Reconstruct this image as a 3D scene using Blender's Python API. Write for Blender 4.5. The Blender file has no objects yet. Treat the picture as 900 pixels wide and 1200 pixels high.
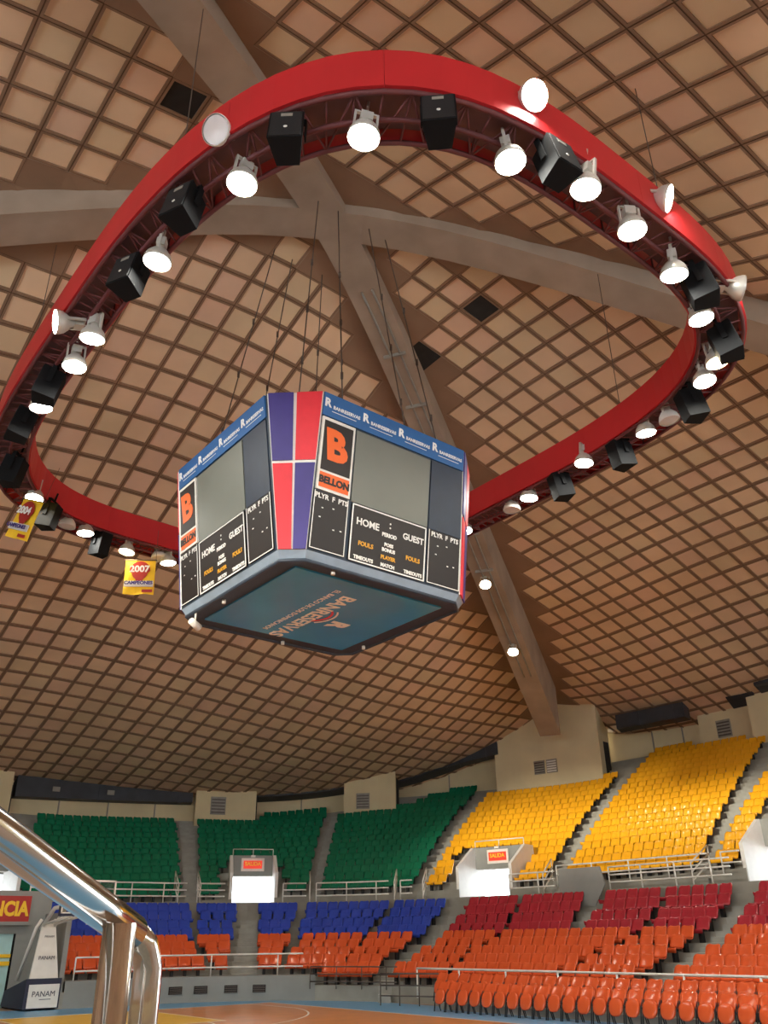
import bpy, math, random
from mathutils import Vector, Matrix
random.seed(7)
S = bpy.context.scene
C = S.collection
PI = math.pi
R = math.radians

# ------------------------------------------------------------------ helpers
def lin(c):
    return tuple((v/12.92 if v <= .04045 else ((v+.055)/1.055)**2.4) for v in [x/255 for x in c])

def mat(name, rgb, rough=.6, metal=0.0, var=.12, scale=3.0, emit=None, spec=None, bump=0.0, coat=0.0):
    m = bpy.data.materials.new(name); m.use_nodes = True
    nt = m.node_tree; b = nt.nodes['Principled BSDF']
    c = lin(rgb)
    b.inputs['Roughness'].default_value = rough
    b.inputs['Metallic'].default_value = metal
    if coat: b.inputs['Coat Weight'].default_value = coat
    if spec is not None: b.inputs['Specular IOR Level'].default_value = spec
    if var > 0:
        tc = nt.nodes.new('ShaderNodeTexCoord'); no = nt.nodes.new('ShaderNodeTexNoise')
        no.inputs['Scale'].default_value = scale; no.inputs['Detail'].default_value = 4
        rp = nt.nodes.new('ShaderNodeValToRGB')
        rp.color_ramp.elements[0].position = .3; rp.color_ramp.elements[1].position = .7
        rp.color_ramp.elements[0].color = (*[v*(1-var) for v in c], 1)
        rp.color_ramp.elements[1].color = (*[min(1, v*(1+var)) for v in c], 1)
        nt.links.new(tc.outputs['Object'], no.inputs['Vector'])
        nt.links.new(no.outputs['Fac'], rp.inputs['Fac'])
        nt.links.new(rp.outputs['Color'], b.inputs['Base Color'])
        if bump:
            bp = nt.nodes.new('ShaderNodeBump'); bp.inputs['Strength'].default_value = bump
            nt.links.new(no.outputs['Fac'], bp.inputs['Height']); nt.links.new(bp.outputs['Normal'], b.inputs['Normal'])
    else:
        b.inputs['Base Color'].default_value = (*c, 1)
    if emit:
        b.inputs['Emission Color'].default_value = (*lin(emit[0]), 1)
        b.inputs['Emission Strength'].default_value = emit[1]
    return m

class MB:
    def __init__(s): s.v = []; s.f = []; s.m = []; s.sm = []
    def face(s, idx, m=0, smooth=False): s.f.append(tuple(idx)); s.m.append(m); s.sm.append(smooth)
    def quad(s, a, b, c, d, m=0):
        n = len(s.v); s.v += [tuple(a), tuple(b), tuple(c), tuple(d)]; s.face((n, n+1, n+2, n+3), m)
    def poly(s, pts, m=0):
        n = len(s.v); s.v += [tuple(p) for p in pts]; s.face(range(n, n+len(pts)), m)
    def hexa(s, p, m=0):           # 8 corners: bottom 0-3, top 4-7 (ccw from above)
        n = len(s.v); s.v += [tuple(q) for q in p]
        for f in ((3,2,1,0),(4,5,6,7),(0,1,5,4),(1,2,6,5),(2,3,7,6),(3,0,4,7)): s.face([n+i for i in f], m)
    def box(s, x0, x1, y0, y1, z0, z1, m=0, M=None):
        p = [Vector(q) for q in ((x0,y0,z0),(x1,y0,z0),(x1,y1,z0),(x0,y1,z0),(x0,y0,z1),(x1,y0,z1),(x1,y1,z1),(x0,y1,z1))]
        if M: p = [M @ q for q in p]
        s.hexa(p, m)
    def prism(s, pts, off, m=0):   # outline extruded along off
        n = len(s.v); k = len(pts); off = Vector(off)
        s.v += [tuple(p) for p in pts] + [tuple(Vector(p)+off) for p in pts]
        s.face(range(n+k-1, n-1, -1), m); s.face(range(n+k, n+2*k), m)
        for i in range(k): j = (i+1) % k; s.face((n+i, n+j, n+k+j, n+k+i), m)
    def tube(s, pts, r, seg=8, m=0, close=False):
        pts = [Vector(p) for p in pts]; n0 = len(s.v); k = len(pts)
        prevu = None
        for i, p in enumerate(pts):
            if close: t = pts[(i+1) % k]-pts[i-1]
            else: t = pts[min(i+1, k-1)]-pts[max(i-1, 0)]
            t.normalize()
            u = prevu if prevu else (Vector((0,0,1)) if abs(t.z) < .9 else Vector((1,0,0)))
            u = (u-t*u.dot(t)); u.normalize(); prevu = u
            w = t.cross(u)
            rr = r[i] if isinstance(r, (list, tuple)) else r
            for j in range(seg):
                a = 2*PI*j/seg; s.v.append(tuple(p+(u*math.cos(a)+w*math.sin(a))*rr))
        for i in range(k if close else k-1):
            for j in range(seg):
                a = n0+i*seg; b = n0+((i+1) % k)*seg; j2 = (j+1) % seg
                s.face((a+j, a+j2, b+j2, b+j), m, True)
        if not close:
            s.face([n0+j for j in range(seg-1, -1, -1)], m); s.face([n0+(k-1)*seg+j for j in range(seg)], m)
    def lathe(s, prof, seg=20, m=0, M=None, cap0=False, cap1=False):
        n0 = len(s.v)
        for r, z in prof:
            for j in range(seg):
                a = 2*PI*j/seg; q = Vector((r*math.cos(a), r*math.sin(a), z))
                s.v.append(tuple(M @ q if M else q))
        for i in range(len(prof)-1):
            for j in range(seg):
                a = n0+i*seg; b = a+seg; j2 = (j+1) % seg
                s.face((a+j, a+j2, b+j2, b+j), m, True)
        if cap0: s.face([n0+j for j in range(seg-1, -1, -1)], m)
        if cap1: s.face([n0+(len(prof)-1)*seg+j for j in range(seg)], m)
    def build(s, name, mats, parent=None, smooth=True):
        me = bpy.data.meshes.new(name); me.from_pydata(s.v, [], s.f)
        for m in (mats if isinstance(mats, (list, tuple)) else [mats]): me.materials.append(m)
        me.polygons.foreach_set('material_index', s.m)
        me.polygons.foreach_set('use_smooth', [bool(x) and smooth for x in s.sm])
        me.update()
        o = bpy.data.objects.new(name, me); C.objects.link(o)
        if parent: o.parent = parent
        return o

def tag(o, label, cat, group=None):
    o['label'] = label; o['category'] = cat
    if group: o['group'] = group
    return o
def thing(name, label, cat, loc=(0,0,0), rot=(0,0,0), group=None):
    o = bpy.data.objects.new(name, None); C.objects.link(o); o.location = loc; o.rotation_euler = rot
    o.empty_display_size = .1
    return tag(o, label, cat, group)
def struct(o): o['kind'] = 'structure'; return o
def copy_tree(o, parent=None):
    c = o.copy(); C.objects.link(c)
    if parent: c.parent = parent
    for ch in list(o.children): copy_tree(ch, c)
    return c
def text(name, body, size, material, parent, M, bold=0.0, extrude=.004, align='CENTER', width=1.0, shear=0.0):
    cu = bpy.data.curves.new(name, 'FONT'); cu.body = body; cu.size = size; cu.extrude = extrude; cu.offset = bold
    cu.align_x = align; cu.align_y = 'CENTER'; cu.shear = shear; cu.resolution_u = 3
    cu.materials.append(material)
    tmp = bpy.data.objects.new(name+'_outline', cu); C.objects.link(tmp)
    me = bpy.data.meshes.new_from_object(tmp); bpy.data.objects.remove(tmp); bpy.data.curves.remove(cu)
    me.transform(Matrix.Diagonal((width, 1, 1, 1)))
    o = bpy.data.objects.new(name, me); C.objects.link(o); o.parent = parent; o.matrix_local = M
    return o
ORD = ['', 'first','second','third','fourth','fifth','sixth','seventh','eighth','ninth','tenth','eleventh','twelfth','thirteenth','fourteenth','fifteenth','sixteenth','seventeenth','eighteenth','nineteenth']
def ordn(n):
    if n < 20: return ORD[n]
    t = ['','','twenty','thirty','forty','fifty','sixty'][n//10]
    if n % 10 == 0: return {'twenty':'twentieth','thirty':'thirtieth','forty':'fortieth','fifty':'fiftieth','sixty':'sixtieth'}[t]
    return t+'-'+ORD[n % 10]

# ------------------------------------------------------------------ materials
M_panel = mat('ceiling_panel', (232,200,164), .85, var=.10, scale=.35)
M_panel2 = mat('ceiling_panel_pinkish', (230,194,164), .85, var=.10, scale=.35)
M_panel3 = mat('ceiling_panel_sallow', (226,200,162), .85, var=.10, scale=.35)
M_groove = mat('ceiling_groove', (104,78,56), .9, var=.1)
M_portal = mat('daylight_white_wall', (232,232,228), .6, var=.04)  # exit passage walls coloured near white to imitate daylight falling in
M_floor = mat('hall_floor_tan', (158,132,112), .45, var=.12, scale=.8)
M_grid = mat('ceiling_grid', (146,116,92), .8, var=.12, scale=.5)
M_hole = mat('missing_panel_dark', (40,38,36), .9, var=.2)
M_beam = mat('roof_rib_concrete', (166,148,130), .8, var=.15, scale=.6)
M_wall = mat('beige_wall', (222,206,166), .85, var=.06, scale=.6)
M_dark = mat('dark_duct_metal', (52,56,64), .6, var=.2, scale=1.5)
M_conc = mat('concrete_tread', (150,148,138), .85, var=.15, scale=1.2)
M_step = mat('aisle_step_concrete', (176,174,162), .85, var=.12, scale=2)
M_riser = mat('step_riser_grey', (158,158,150), .85, var=.12, scale=2)  # riser faces, a slightly darker grey than the treads
M_cwall = mat('grey_painted_wall', (140,142,138), .7, var=.1, scale=1)
M_wood = mat('court_wood', (214,140,78), .32, var=.12, scale=1.5, coat=.2)
M_blue_floor = mat('court_border_blue', (104,160,200), .4, var=.06)
M_yel_floor = mat('court_key_yellow', (226,180,60), .35, var=.06)
M_line = mat('court_line_white', (236,234,226), .4, var=.03)
M_red = mat('red_fascia', (196,38,44), .45, var=.06, scale=.8)
M_truss = mat('maroon_truss', (104,52,54), .6, var=.15)
M_trussdeck = mat('truss_deck_grey', (120,88,88), .7, var=.2, scale=1.5)
M_white = mat('white_paint', (228,226,218), .5, var=.05)
M_lampbody = mat('lamp_housing_aluminium', (214,212,204), .35, .3, var=.05)
M_lens = mat('lamp_lens_lit', (255,255,250), .3, var=0, emit=((255,252,240), 95.0))
M_lensw = mat('lamp_lens_warm_lit', (255,240,210), .3, var=0, emit=((255,226,170), 70.0))
M_lensoff = mat('lamp_lens_unlit', (214,206,204), .25, var=.05)
M_black = mat('black_cabinet', (15,16,18), .8, var=.15, scale=4, spec=.2)
M_grille = mat('speaker_grille', (24,25,27), .8, var=.3, scale=60)
M_rail = mat('galvanised_rail', (232,232,226), .35, .15, var=.08)
M_chrome = mat('polished_steel', (214,212,208), .13, 1.0, var=.04, scale=6)
M_dksteel = mat('dark_steel_rail', (96,88,82), .45, .5, var=.1)
SEATC = dict(orange=(218,92,48), blue=(46,74,178), red=(172,46,58), green=(12,118,84), yellow=(255,182,36))
M_seat = {k: mat(k+'_seat_plastic', v, .16, var=.07, scale=2) for k, v in SEATC.items()}
M_leg = mat('black_seat_leg', (34,34,36), .5, .3, var=.1)
M_sbblue = mat('banner_blue', (38,98,158), .45, var=.05)
M_sbdark = mat('scoreboard_frame_dark', (46,58,72), .5, var=.1)
M_sbskirt = mat('scoreboard_skirt_steel', (150,168,186), .4, .2, var=.1)
M_screen = mat('screen_off', (112,116,108), .4, var=.06, scale=.6)
M_digit = mat('score_panel_black', (26,19,18), .5, var=.12)
M_navy = mat('dark_navy_panel', (36,50,68), .5, var=.08)
M_purple = mat('flag_blue', (62,52,124), .5, var=.05)
M_fred = mat('flag_red', (222,46,58), .5, var=.05)
M_orange = mat('logo_orange', (238,104,34), .5, var=.03)
M_txt = mat('lettering_white', (240,240,236), .5, var=0)
M_txty = mat('lettering_amber', (220,160,40), .5, var=0)
M_poster = mat('bottom_poster_blue', (70,162,214), .2, var=.12, scale=.5, coat=.3)
M_signred = mat('sign_red', (170,40,34), .5, var=.08)
M_signyel = mat('sign_yellow', (244,196,40), .5, var=.03)
M_cable = mat('steel_cable', (92,80,70), .6, var=0)
M_banyel = mat('banner_yellow', (246,202,40), .7, var=.05)
M_glass = mat('door_glass_pale', (176,214,214), .15, var=.05)
M_navypad = mat('navy_padding', (36,40,62), .6, var=.1)
M_exit = mat('exit_sign_lit_red', (190,44,30), .4, var=.05, emit=((200,50,30), .5))
M_boardglass = mat('backboard_glass', (200,206,206), .08, var=0)
M_boardglass.node_tree.nodes['Principled BSDF'].inputs['Transmission Weight'].default_value = .95
M_boardglass.node_tree.nodes['Principled BSDF'].inputs['IOR'].default_value = 1.02
def DAYGAP(a): return 168 < a < 320  # azimuth span of the added daylight opening in the unseen rear wall
M_vent = mat('vent_grey', (150,146,136), .6, var=.15)

# ------------------------------------------------------------------ camera
PIT, ROLL, FPX, PHI = 0.470729, -0.0139626, 981.1053, 0.675884
CAM = Vector((-11.62623, -17.07124, 2.1))
U = Vector((math.cos(PHI), math.sin(PHI))); V = Vector((-U.y, U.x))
right0 = Vector((U.x, V.x, 0)); head = Vector((U.y, V.y, 0))
up0 = -math.sin(PIT)*head + Vector((0,0,math.cos(PIT))); fwd = math.cos(PIT)*head + Vector((0,0,math.sin(PIT)))
xc = math.cos(ROLL)*right0 + math.sin(ROLL)*up0; yc = -math.sin(ROLL)*right0 + math.cos(ROLL)*up0
cd = bpy.data.cameras.new('camera'); cam = bpy.data.objects.new('camera', cd); C.objects.link(cam)
cam.matrix_world = Matrix(((xc.x,yc.x,-fwd.x,CAM.x),(xc.y,yc.y,-fwd.y,CAM.y),(xc.z,yc.z,-fwd.z,CAM.z),(0,0,0,1)))
cd.sensor_fit = 'VERTICAL'; cd.sensor_height = 36; cd.lens = FPX*36/1200; cd.clip_start = .05; cd.clip_end = 300
S.camera = cam

# ------------------------------------------------------------------ hall geometry
NEX = 3.2
def cr(az, d):                                  # point of the bowl curve at offset d (az in degrees)
    a, b = 12+d, 17.5+d; t = R(az); c, s = math.cos(t), math.sin(t)
    r = (abs(c/a)**NEX+abs(s/b)**NEX)**(-1/NEX)
    return r*c, r*s
def nrm(az, d):                                 # outward normal angle of the bowl curve
    x, y = cr(az, d); a, b = 12+d, 17.5+d
    return math.atan2(abs(y/b)**(NEX-1)*math.copysign(1, y)/b, abs(x/a)**(NEX-1)*math.copysign(1, x)/a)
def P3(az, d, z): x, y = cr(az, d); return (x, y, z)
def interp(x, xs, ys):
    if x <= xs[0]: return ys[0]
    for i in range(len(xs)-1):
        if x <= xs[i+1]: t = (x-xs[i])/(xs[i+1]-xs[i]); return ys[i]+t*(ys[i+1]-ys[i])
    return ys[-1]
LZ = [1.32,1.58,1.83,2.10,2.36,2.63,2.96,3.38,3.73]
def zu(j, az):
    return interp(az, [0,10,20,30,40,54,60,70,80,100], [5.15,5.1,5.05,4.95,5.0,4.94,4.85,4.7,4.43,4.4]) + j*interp(az, [0,50,60,90], [.402,.400,.36,.38])
ALB = R(31.3)                                   # direction of the four roof ribs
ALW = R(27)
def ridge(r): return 23.8-.245*(math.sqrt(r*r+25)-5)
def rib_under(r): return 23.3-.335*(math.sqrt(r*r+25)-5)
END_AX = ([0,3,10.6,14,20,24.6,30.3,34.9,39.5,46], [23.8,23.4,20.6,19.1,16.65,15.0,12.95,11.5,10.35,9.9])
SIDE_AX = ([0,6.3,10.6,17,22.4,28,34,42], [23.8,23.0,22.1,20.4,19.1,17.2,14.7,12.0])
def smooth_interp(x, T):
    return (interp(x-1.2, *T)+interp(x, *T)+interp(x+1.2, *T))/3 if x > 1.2 else interp(x, *T)
def shell(x, y):
    r = math.hypot(x, y); az = math.atan2(abs(y), abs(x)); AB = ALW if x < 0 < y else ALB
    if az > AB: u = (PI/2-az)/(PI/2-AB); za = smooth_interp(r, END_AX)
    else: u = az/AB; za = smooth_interp(r, SIDE_AX)
    zr = ridge(r)
    return za+(zr-za)*abs(u)**3.4
# ------------------------------------------------------------------ floor and court
mb = MB(); mb.box(-40, 40, -45, 45, -.3, 0); struct(mb.build('floor', M_floor))
mb = MB()
mb.box(-10.4, 10.4, -16.6, 17.6, 0, .002, 3)
mb.box(-7.5, 7.5, -14, 14, .002, .005, 0)
for s in (-1, 1):
    mb.box(-2.45, 2.45, min(s*14, s*8.2), max(s*14, s*8.2), .005, .007, 1)
def ln(x0, x1, y0, y1): mb.box(x0, x1, y0, y1, .007, .009, 2)
ln(-7.5, 7.5, -.03, .03)
for s in (-1, 1):
    ln(-7.5, 7.5, s*14-.03, s*14+.03); ln(s*7.5-.03, s*7.5+.03, -14, 14)
    ln(-2.48, -2.42, min(s*14, s*8.2), max(s*14, s*8.2)); ln(2.42, 2.48, min(s*14, s*8.2), max(s*14, s*8.2)); ln(-2.45, 2.45, s*8.2-.03, s*8.2+.03)
    ln(6.57, 6.63, min(s*14, s*11), max(s*14, s*11)); ln(-6.63, -6.57, min(s*14, s*11), max(s*14, s*11))
    for rad, cy, a0, a1 in ((6.75, 12.4, 191.5, 348.5), (1.8, 8.2, 180, 360)):
        p = [(rad*math.cos(R(a0+(a1-a0)*i/40)), cy+rad*math.sin(R(a0+(a1-a0)*i/40))) for i in range(41)]
        for (xa, ya), (xb, yb) in zip(p, p[1:]):
            k = (rad+.06)/rad
            qa = (xa*k, cy+(ya-cy)*k); qb = (xb*k, cy+(yb-cy)*k)
            mb.poly([(X, s*Y, .0085) for X, Y in ((xa, ya), (xb, yb), qb, qa)][::s], 2)
p = [(1.8*math.cos(R(9*i)), 1.8*math.sin(R(9*i))) for i in range(41)]
for (xa, ya), (xb, yb) in zip(p, p[1:]): mb.poly([(xa,ya,.0085),(xb,yb,.0085),(xb*1.034,yb*1.034,.0085),(xa*1.034,ya*1.034,.0085)], 2)
struct(mb.build('floor_court_markings', [M_wood, M_yel_floor, M_line, M_blue_floor]))

# ------------------------------------------------------------------ seat rows: (row, azimuth from, azimuth to)
ROWS = {'E0':[(1, 69.54, 88.03), (2, 69.87, 87.65), (3, 70.2, 87.32), (4, 70.53, 87.02), (5, 70.02, 86.76), (6, 69.86, 86.55), (7, 69.74, 86.4), (8, 69.61, 86.25)],
'E1':[(1, 66.92, 68.7), (2, 66.54, 69.01), (3, 66.19, 69.32), (4, 65.86, 69.64), (5, 65.51, 69.58), (6, 65.19, 69.38), (7, 64.9, 69.22), (8, 64.62, 69.05)],
'E2':[(1, 60.36, 63.02), (2, 59.79, 62.87), (3, 59.25, 62.74), (4, 58.72, 62.62), (5, 59.02, 62.5), (6, 58.62, 62.41), (7, 58.23, 62.33), (8, 57.86, 62.25)],
'E3':[(0, 46.81, 54.77), (1, 52.0, 59.61), (2, 51.23, 58.85), (3, 50.48, 58.13), (4, 49.86, 57.43), (5, 49.57, 57.99), (6, 48.76, 57.61), (7, 47.97, 57.25), (8, 47.2, 56.89)],
'E4':[(1, 47.1, 51.89), (2, 45.84, 51.0), (3, 44.5, 50.15), (4, 43.42, 49.53), (5, 42.26, 48.51), (6, 41.6, 47.93), (7, 40.94, 47.35), (8, 40.29, 46.79)],
'R1':[(0, 36.1, 44.67), (1, 35.41, 43.06), (2, 34.73, 41.79), (3, 33.28, 40.47), (4, 31.86, 39.46), (5, 31.41, 39.35), (6, 31.29, 38.53), (7, 31.12, 37.77), (8, 30.95, 37.46)],
'R1b':[(0, 16.77, 35.53), (1, 15.24, 34.87), (2, 13.78, 34.2), (3, 12.35, 32.63), (4, 10.98, 31.1), (5, 21.73, 30.92), (6, 21.89, 30.81), (7, 21.95, 30.65), (8, 22.0, 30.49)],
'R2':[(5, 10.96, 19.61), (6, 10.72, 19.53), (7, 10.97, 18.94), (8, 11.55, 19.19)],
'R2b':[(0, 2.82, 16.15), (1, 2.55, 14.43), (2, 2.1, 12.79), (3, 1.83, 11.2), (4, 1.88, 9.7), (5, 1.62, 9.72), (6, 1.71, 9.88), (7, 1.68, 10.28), (8, 2.26, 11.09)],
'R3':[(0, -19.41, -3.41), (1, -16.74, -3.33), (2, -14.32, -3.34), (3, -12.16, -3.46), (4, -10.19, -3.19), (5, -8.41, -1.72), (6, -6.84, -1.41), (7, -5.47, -1.03), (8, -4.17, -0.59)],
'G0':[(0, 70.12, 86.9), (1, 70.05, 86.47), (2, 69.99, 86.07), (3, 69.94, 85.67), (4, 69.88, 85.29), (5, 69.84, 84.92), (6, 69.79, 84.57), (7, 69.75, 84.22), (8, 69.71, 83.89), (9, 69.68, 83.56), (10, 69.65, 83.25), (11, 69.62, 82.94), (12, 69.59, 82.64)],
'G1':[(0, 56.71, 68.33), (1, 56.57, 68.25), (2, 56.43, 68.17), (3, 56.3, 68.1), (4, 56.16, 68.03), (5, 56.03, 67.97), (6, 55.9, 67.91), (7, 55.78, 67.85), (8, 55.65, 67.8), (9, 55.53, 67.75), (10, 55.4, 67.7), (11, 55.28, 67.65), (12, 55.16, 67.61), (13, 55.0, 61.68), (14, 54.85, 61.08)],
'G2':[(0, 44.88, 55.23), (1, 44.57, 55.11), (2, 44.27, 55.0), (3, 43.97, 54.88), (4, 43.67, 54.77), (5, 43.38, 54.65), (6, 43.08, 54.54), (7, 42.78, 54.43), (8, 42.48, 54.32), (9, 42.18, 54.21), (10, 41.88, 54.1), (11, 41.59, 53.99), (12, 41.29, 53.89), (13, 40.86, 48.28), (14, 40.58, 46.09), (15, 40.3, 45.13), (16, 40.02, 42.87)],
'Y1':[(0, 28.87, 43.3), (1, 28.67, 42.99), (2, 28.46, 42.68), (3, 28.24, 42.36), (4, 28.01, 42.05), (5, 27.77, 41.74), (6, 27.53, 41.43), (7, 27.29, 41.11), (8, 27.04, 40.8), (9, 26.78, 40.49), (10, 26.52, 40.18), (11, 26.25, 39.87), (12, 25.99, 39.55), (13, 25.72, 39.24), (14, 25.44, 38.93), (15, 25.12, 27.01)],
'Y2':[(0, 9.77, 26.61), (1, 10.02, 26.46), (2, 10.23, 26.3), (3, 10.42, 26.13), (4, 10.57, 25.94), (5, 10.7, 25.75), (6, 10.8, 25.55), (7, 10.88, 25.34), (8, 10.95, 25.13), (9, 10.99, 24.9), (10, 11.02, 24.68), (11, 11.04, 24.45), (12, 11.04, 24.21), (13, 11.03, 23.97), (14, 11.01, 23.73), (15, 10.98, 23.48), (16, 10.94, 23.23), (17, 10.89, 22.98), (18, 12.89, 22.75), (19, 18.66, 22.52)],
'Y3':[(0, 4.78, 8.15), (1, 5.44, 8.31), (2, 6.06, 8.45), (3, 6.22, 8.55), (4, 6.35, 8.63), (5, 6.46, 8.68), (6, 6.57, 8.71), (7, 6.66, 8.72), (8, 6.73, 8.71), (9, 6.79, 8.69), (10, 6.82, 8.65), (11, 6.84, 8.6), (12, 6.84, 8.54), (13, 6.83, 8.47)],
'M0':[(0,91.3,97),(1,91.2,97),(2,91,97),(3,91,97),(4,88,96.5)]}
PORT = {'P1': (60.4, 64.9, 8.95), 'P2': (33.6, 39.7, 8.95), 'P3': (-2.2, 4.3, 8.95), 'P0': (87.2, 90.6, 8.95)}

# ------------------------------------------------------------------ stands
def ring_strip(mb, azs, d0, z0, d1, z1, m=0):
    for a, b in zip(azs, azs[1:]):
        mb.quad(P3(a, d0, z0), P3(b, d0, z0), P3(b, d1, z1), P3(a, d1, z1), m)
def rng(a, b, st):
    n = max(1, round((b-a)/st)); return [a+(b-a)*i/n for i in range(n+1)]
azL = rng(-24, 88.3, 1.3)
mb = MB()
ring_strip(mb, azL[::-1], -.6, 0, -.6, LZ[0]-.8)
for k in range(9):
    z = LZ[k]-.8; ring_strip(mb, azL[::-1], .8*k-.6, z, .8*k+.2, z)
    ring_strip(mb, azL[::-1], .8*k+.2, z, .8*k+.2, (LZ[k+1]-.8) if k < 8 else 3.35)
ring_strip(mb, azL[::-1], 6.6, 3.35, 6.9, 3.35); ring_strip(mb, azL[::-1], 6.9, 3.35, 6.9, 3.75)
ring_strip(mb, azL[::-1], 6.9, 3.75, 9.05, 3.75)
struct(mb.build('floor_lower_stand_terrace', M_conc))
# parapet wall in front of the end stand with recessed vents
mb = MB()
azE = rng(55.8, 87.6, 1.0)
ring_strip(mb, azE[::-1], -.62, 0, -.62, .86); ring_strip(mb, azE[::-1], -.62, .86, .18, .86); 
mb.quad(P3(55.8,-.62,0), P3(55.8,.18,0), P3(55.8,.18,.86), P3(55.8,-.62,.86))
struct(mb.build('wall_parapet', M_cwall))
for i, a in enumerate((63.1, 66.7, 70.5, 73.7, 78.0, 82.8)):
    x, y = cr(a, -.66); m2 = MB(); m2.box(-.25, .25, -.015, .03, -.13, .13, 0)
    for q in range(4): m2.box(-.23, .23, -.03, -.015, -.11+q*.06, -.085+q*.06, 1)
    o = m2.build('wall_vent', [M_black, M_dksteel]); o.location = (x, y, .42); o.rotation_euler = (0, 0, nrm(a, -.6)-PI/2)
    tag(o, f'dark louvred vent in the grey parapet wall, {ordn(i+1)} from the rounded corner', 'vent', 'vents in the parapet wall')

NUP = 21
def dU(j): return 9.4+.76*j
az_cuts = sorted(set([round(a, 3) for a in rng(-24, 104, 1.4)]+[v for p in PORT.values() for v in p[:2]]))
mb = MB()
for a, b in zip(az_cuts, az_cuts[1:]):
    mid = (a+b)/2
    port = any(p[0] < mid < p[1] for p in PORT.values())
    for j in range(NUP):
        d0, d1 = dU(j)-.55, dU(j)+.21
        if port and j < 4: continue
        za, zb = zu(j, a)-.8, zu(j, b)-.8; na, nb = zu(j+1, a)-.8, zu(j+1, b)-.8
        mb.quad(P3(b, d0, zb), P3(a, d0, za), P3(a, d1, za), P3(b, d1, zb))
        mb.quad(P3(b, d1, zb), P3(a, d1, za), P3(a, d1, na), P3(b, d1, nb))
        if j == 0: mb.quad(P3(b, d0, 3.75), P3(a, d0, 3.75), P3(a, d0, za), P3(b, d0, zb))
struct(mb.build('floor_upper_stand_terrace', M_conc))

# aisle steps: half steps between the seat blocks
def aisle(name, tier, rows, lo, hi):
    mb = MB()
    for k in rows:
        a0, a1 = lo(k)+.25, hi(k)-.25
        if a1-a0 < .4: continue
        if tier == 'L':
            d1 = .8*k-.6; zt = LZ[k]-.8; zb = LZ[k-1]-.8 if k else 0; f = lambda a: (zb, zt)
        else:
            d1 = dU(k)-.55; f = lambda a: ((zu(k-1, a)-.8) if k else 3.75, zu(k, a)-.8)
        az = rng(a0, a1, 1.2)
        for a, b in zip(az, az[1:]):
            (ba, ta), (bb, tb) = f(a), f(b); ha, hb = (ba+ta)/2, (bb+tb)/2; D = .34
            mb.quad(P3(b, d1-D, bb), P3(a, d1-D, ba), P3(a, d1-D, ha), P3(b, d1-D, hb), 1)
            mb.quad(P3(b, d1-D, hb), P3(a, d1-D, ha), P3(a, d1+.01, ha), P3(b, d1+.01, hb))
            # bright nosing strip on the tread edge
            mb.quad(P3(b, d1-.01, hb), P3(a, d1-.01, ha), P3(a, d1-.01, ta+.004), P3(b, d1-.01, tb+.004), 1)
            mb.quad(P3(b, d1-.01, tb+.004), P3(a, d1-.01, ta+.004), P3(a, d1+.5, ta+.004), P3(b, d1+.5, tb+.004))
    struct(mb.build(name, [M_step, M_riser]))
def edge(bl, i, ks):
    T = {r[0]: r[i] for r in ROWS[bl]}
    return lambda k: interp(k, sorted(T), [T[q] for q in sorted(T)])
aisle('floor_aisle_steps_first_exit', 'L', range(1, 9), edge('E2', 2, 0), edge('E1', 1, 0))
aisle('floor_aisle_steps_corner', 'L', range(0, 9), edge('R1', 2, 0), edge('E4', 1, 0))
aisle('floor_aisle_steps_middle', 'L', range(5, 9), edge('R2', 2, 0), lambda k: {r[0]: r[1] for r in ROWS['R1b']}.get(k, 20))
aisle('floor_aisle_steps_side', 'L', range(0, 9), edge('R3', 2, 0), edge('R2b', 1, 0))
for nm, x, y in (('floor_upper_aisle_steps_far', 'G1', 'G0'), ('floor_upper_aisle_steps_green', 'G2', 'G1'), ('floor_upper_aisle_steps_boundary', 'Y1', 'G2'), ('floor_upper_aisle_steps_yellow', 'Y2', 'Y1'), ('floor_upper_aisle_steps_side', 'Y3', 'Y2')):
    aisle(nm, 'U', range(0, 15), edge(x, 2, 0), edge(y, 1, 0))

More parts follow.
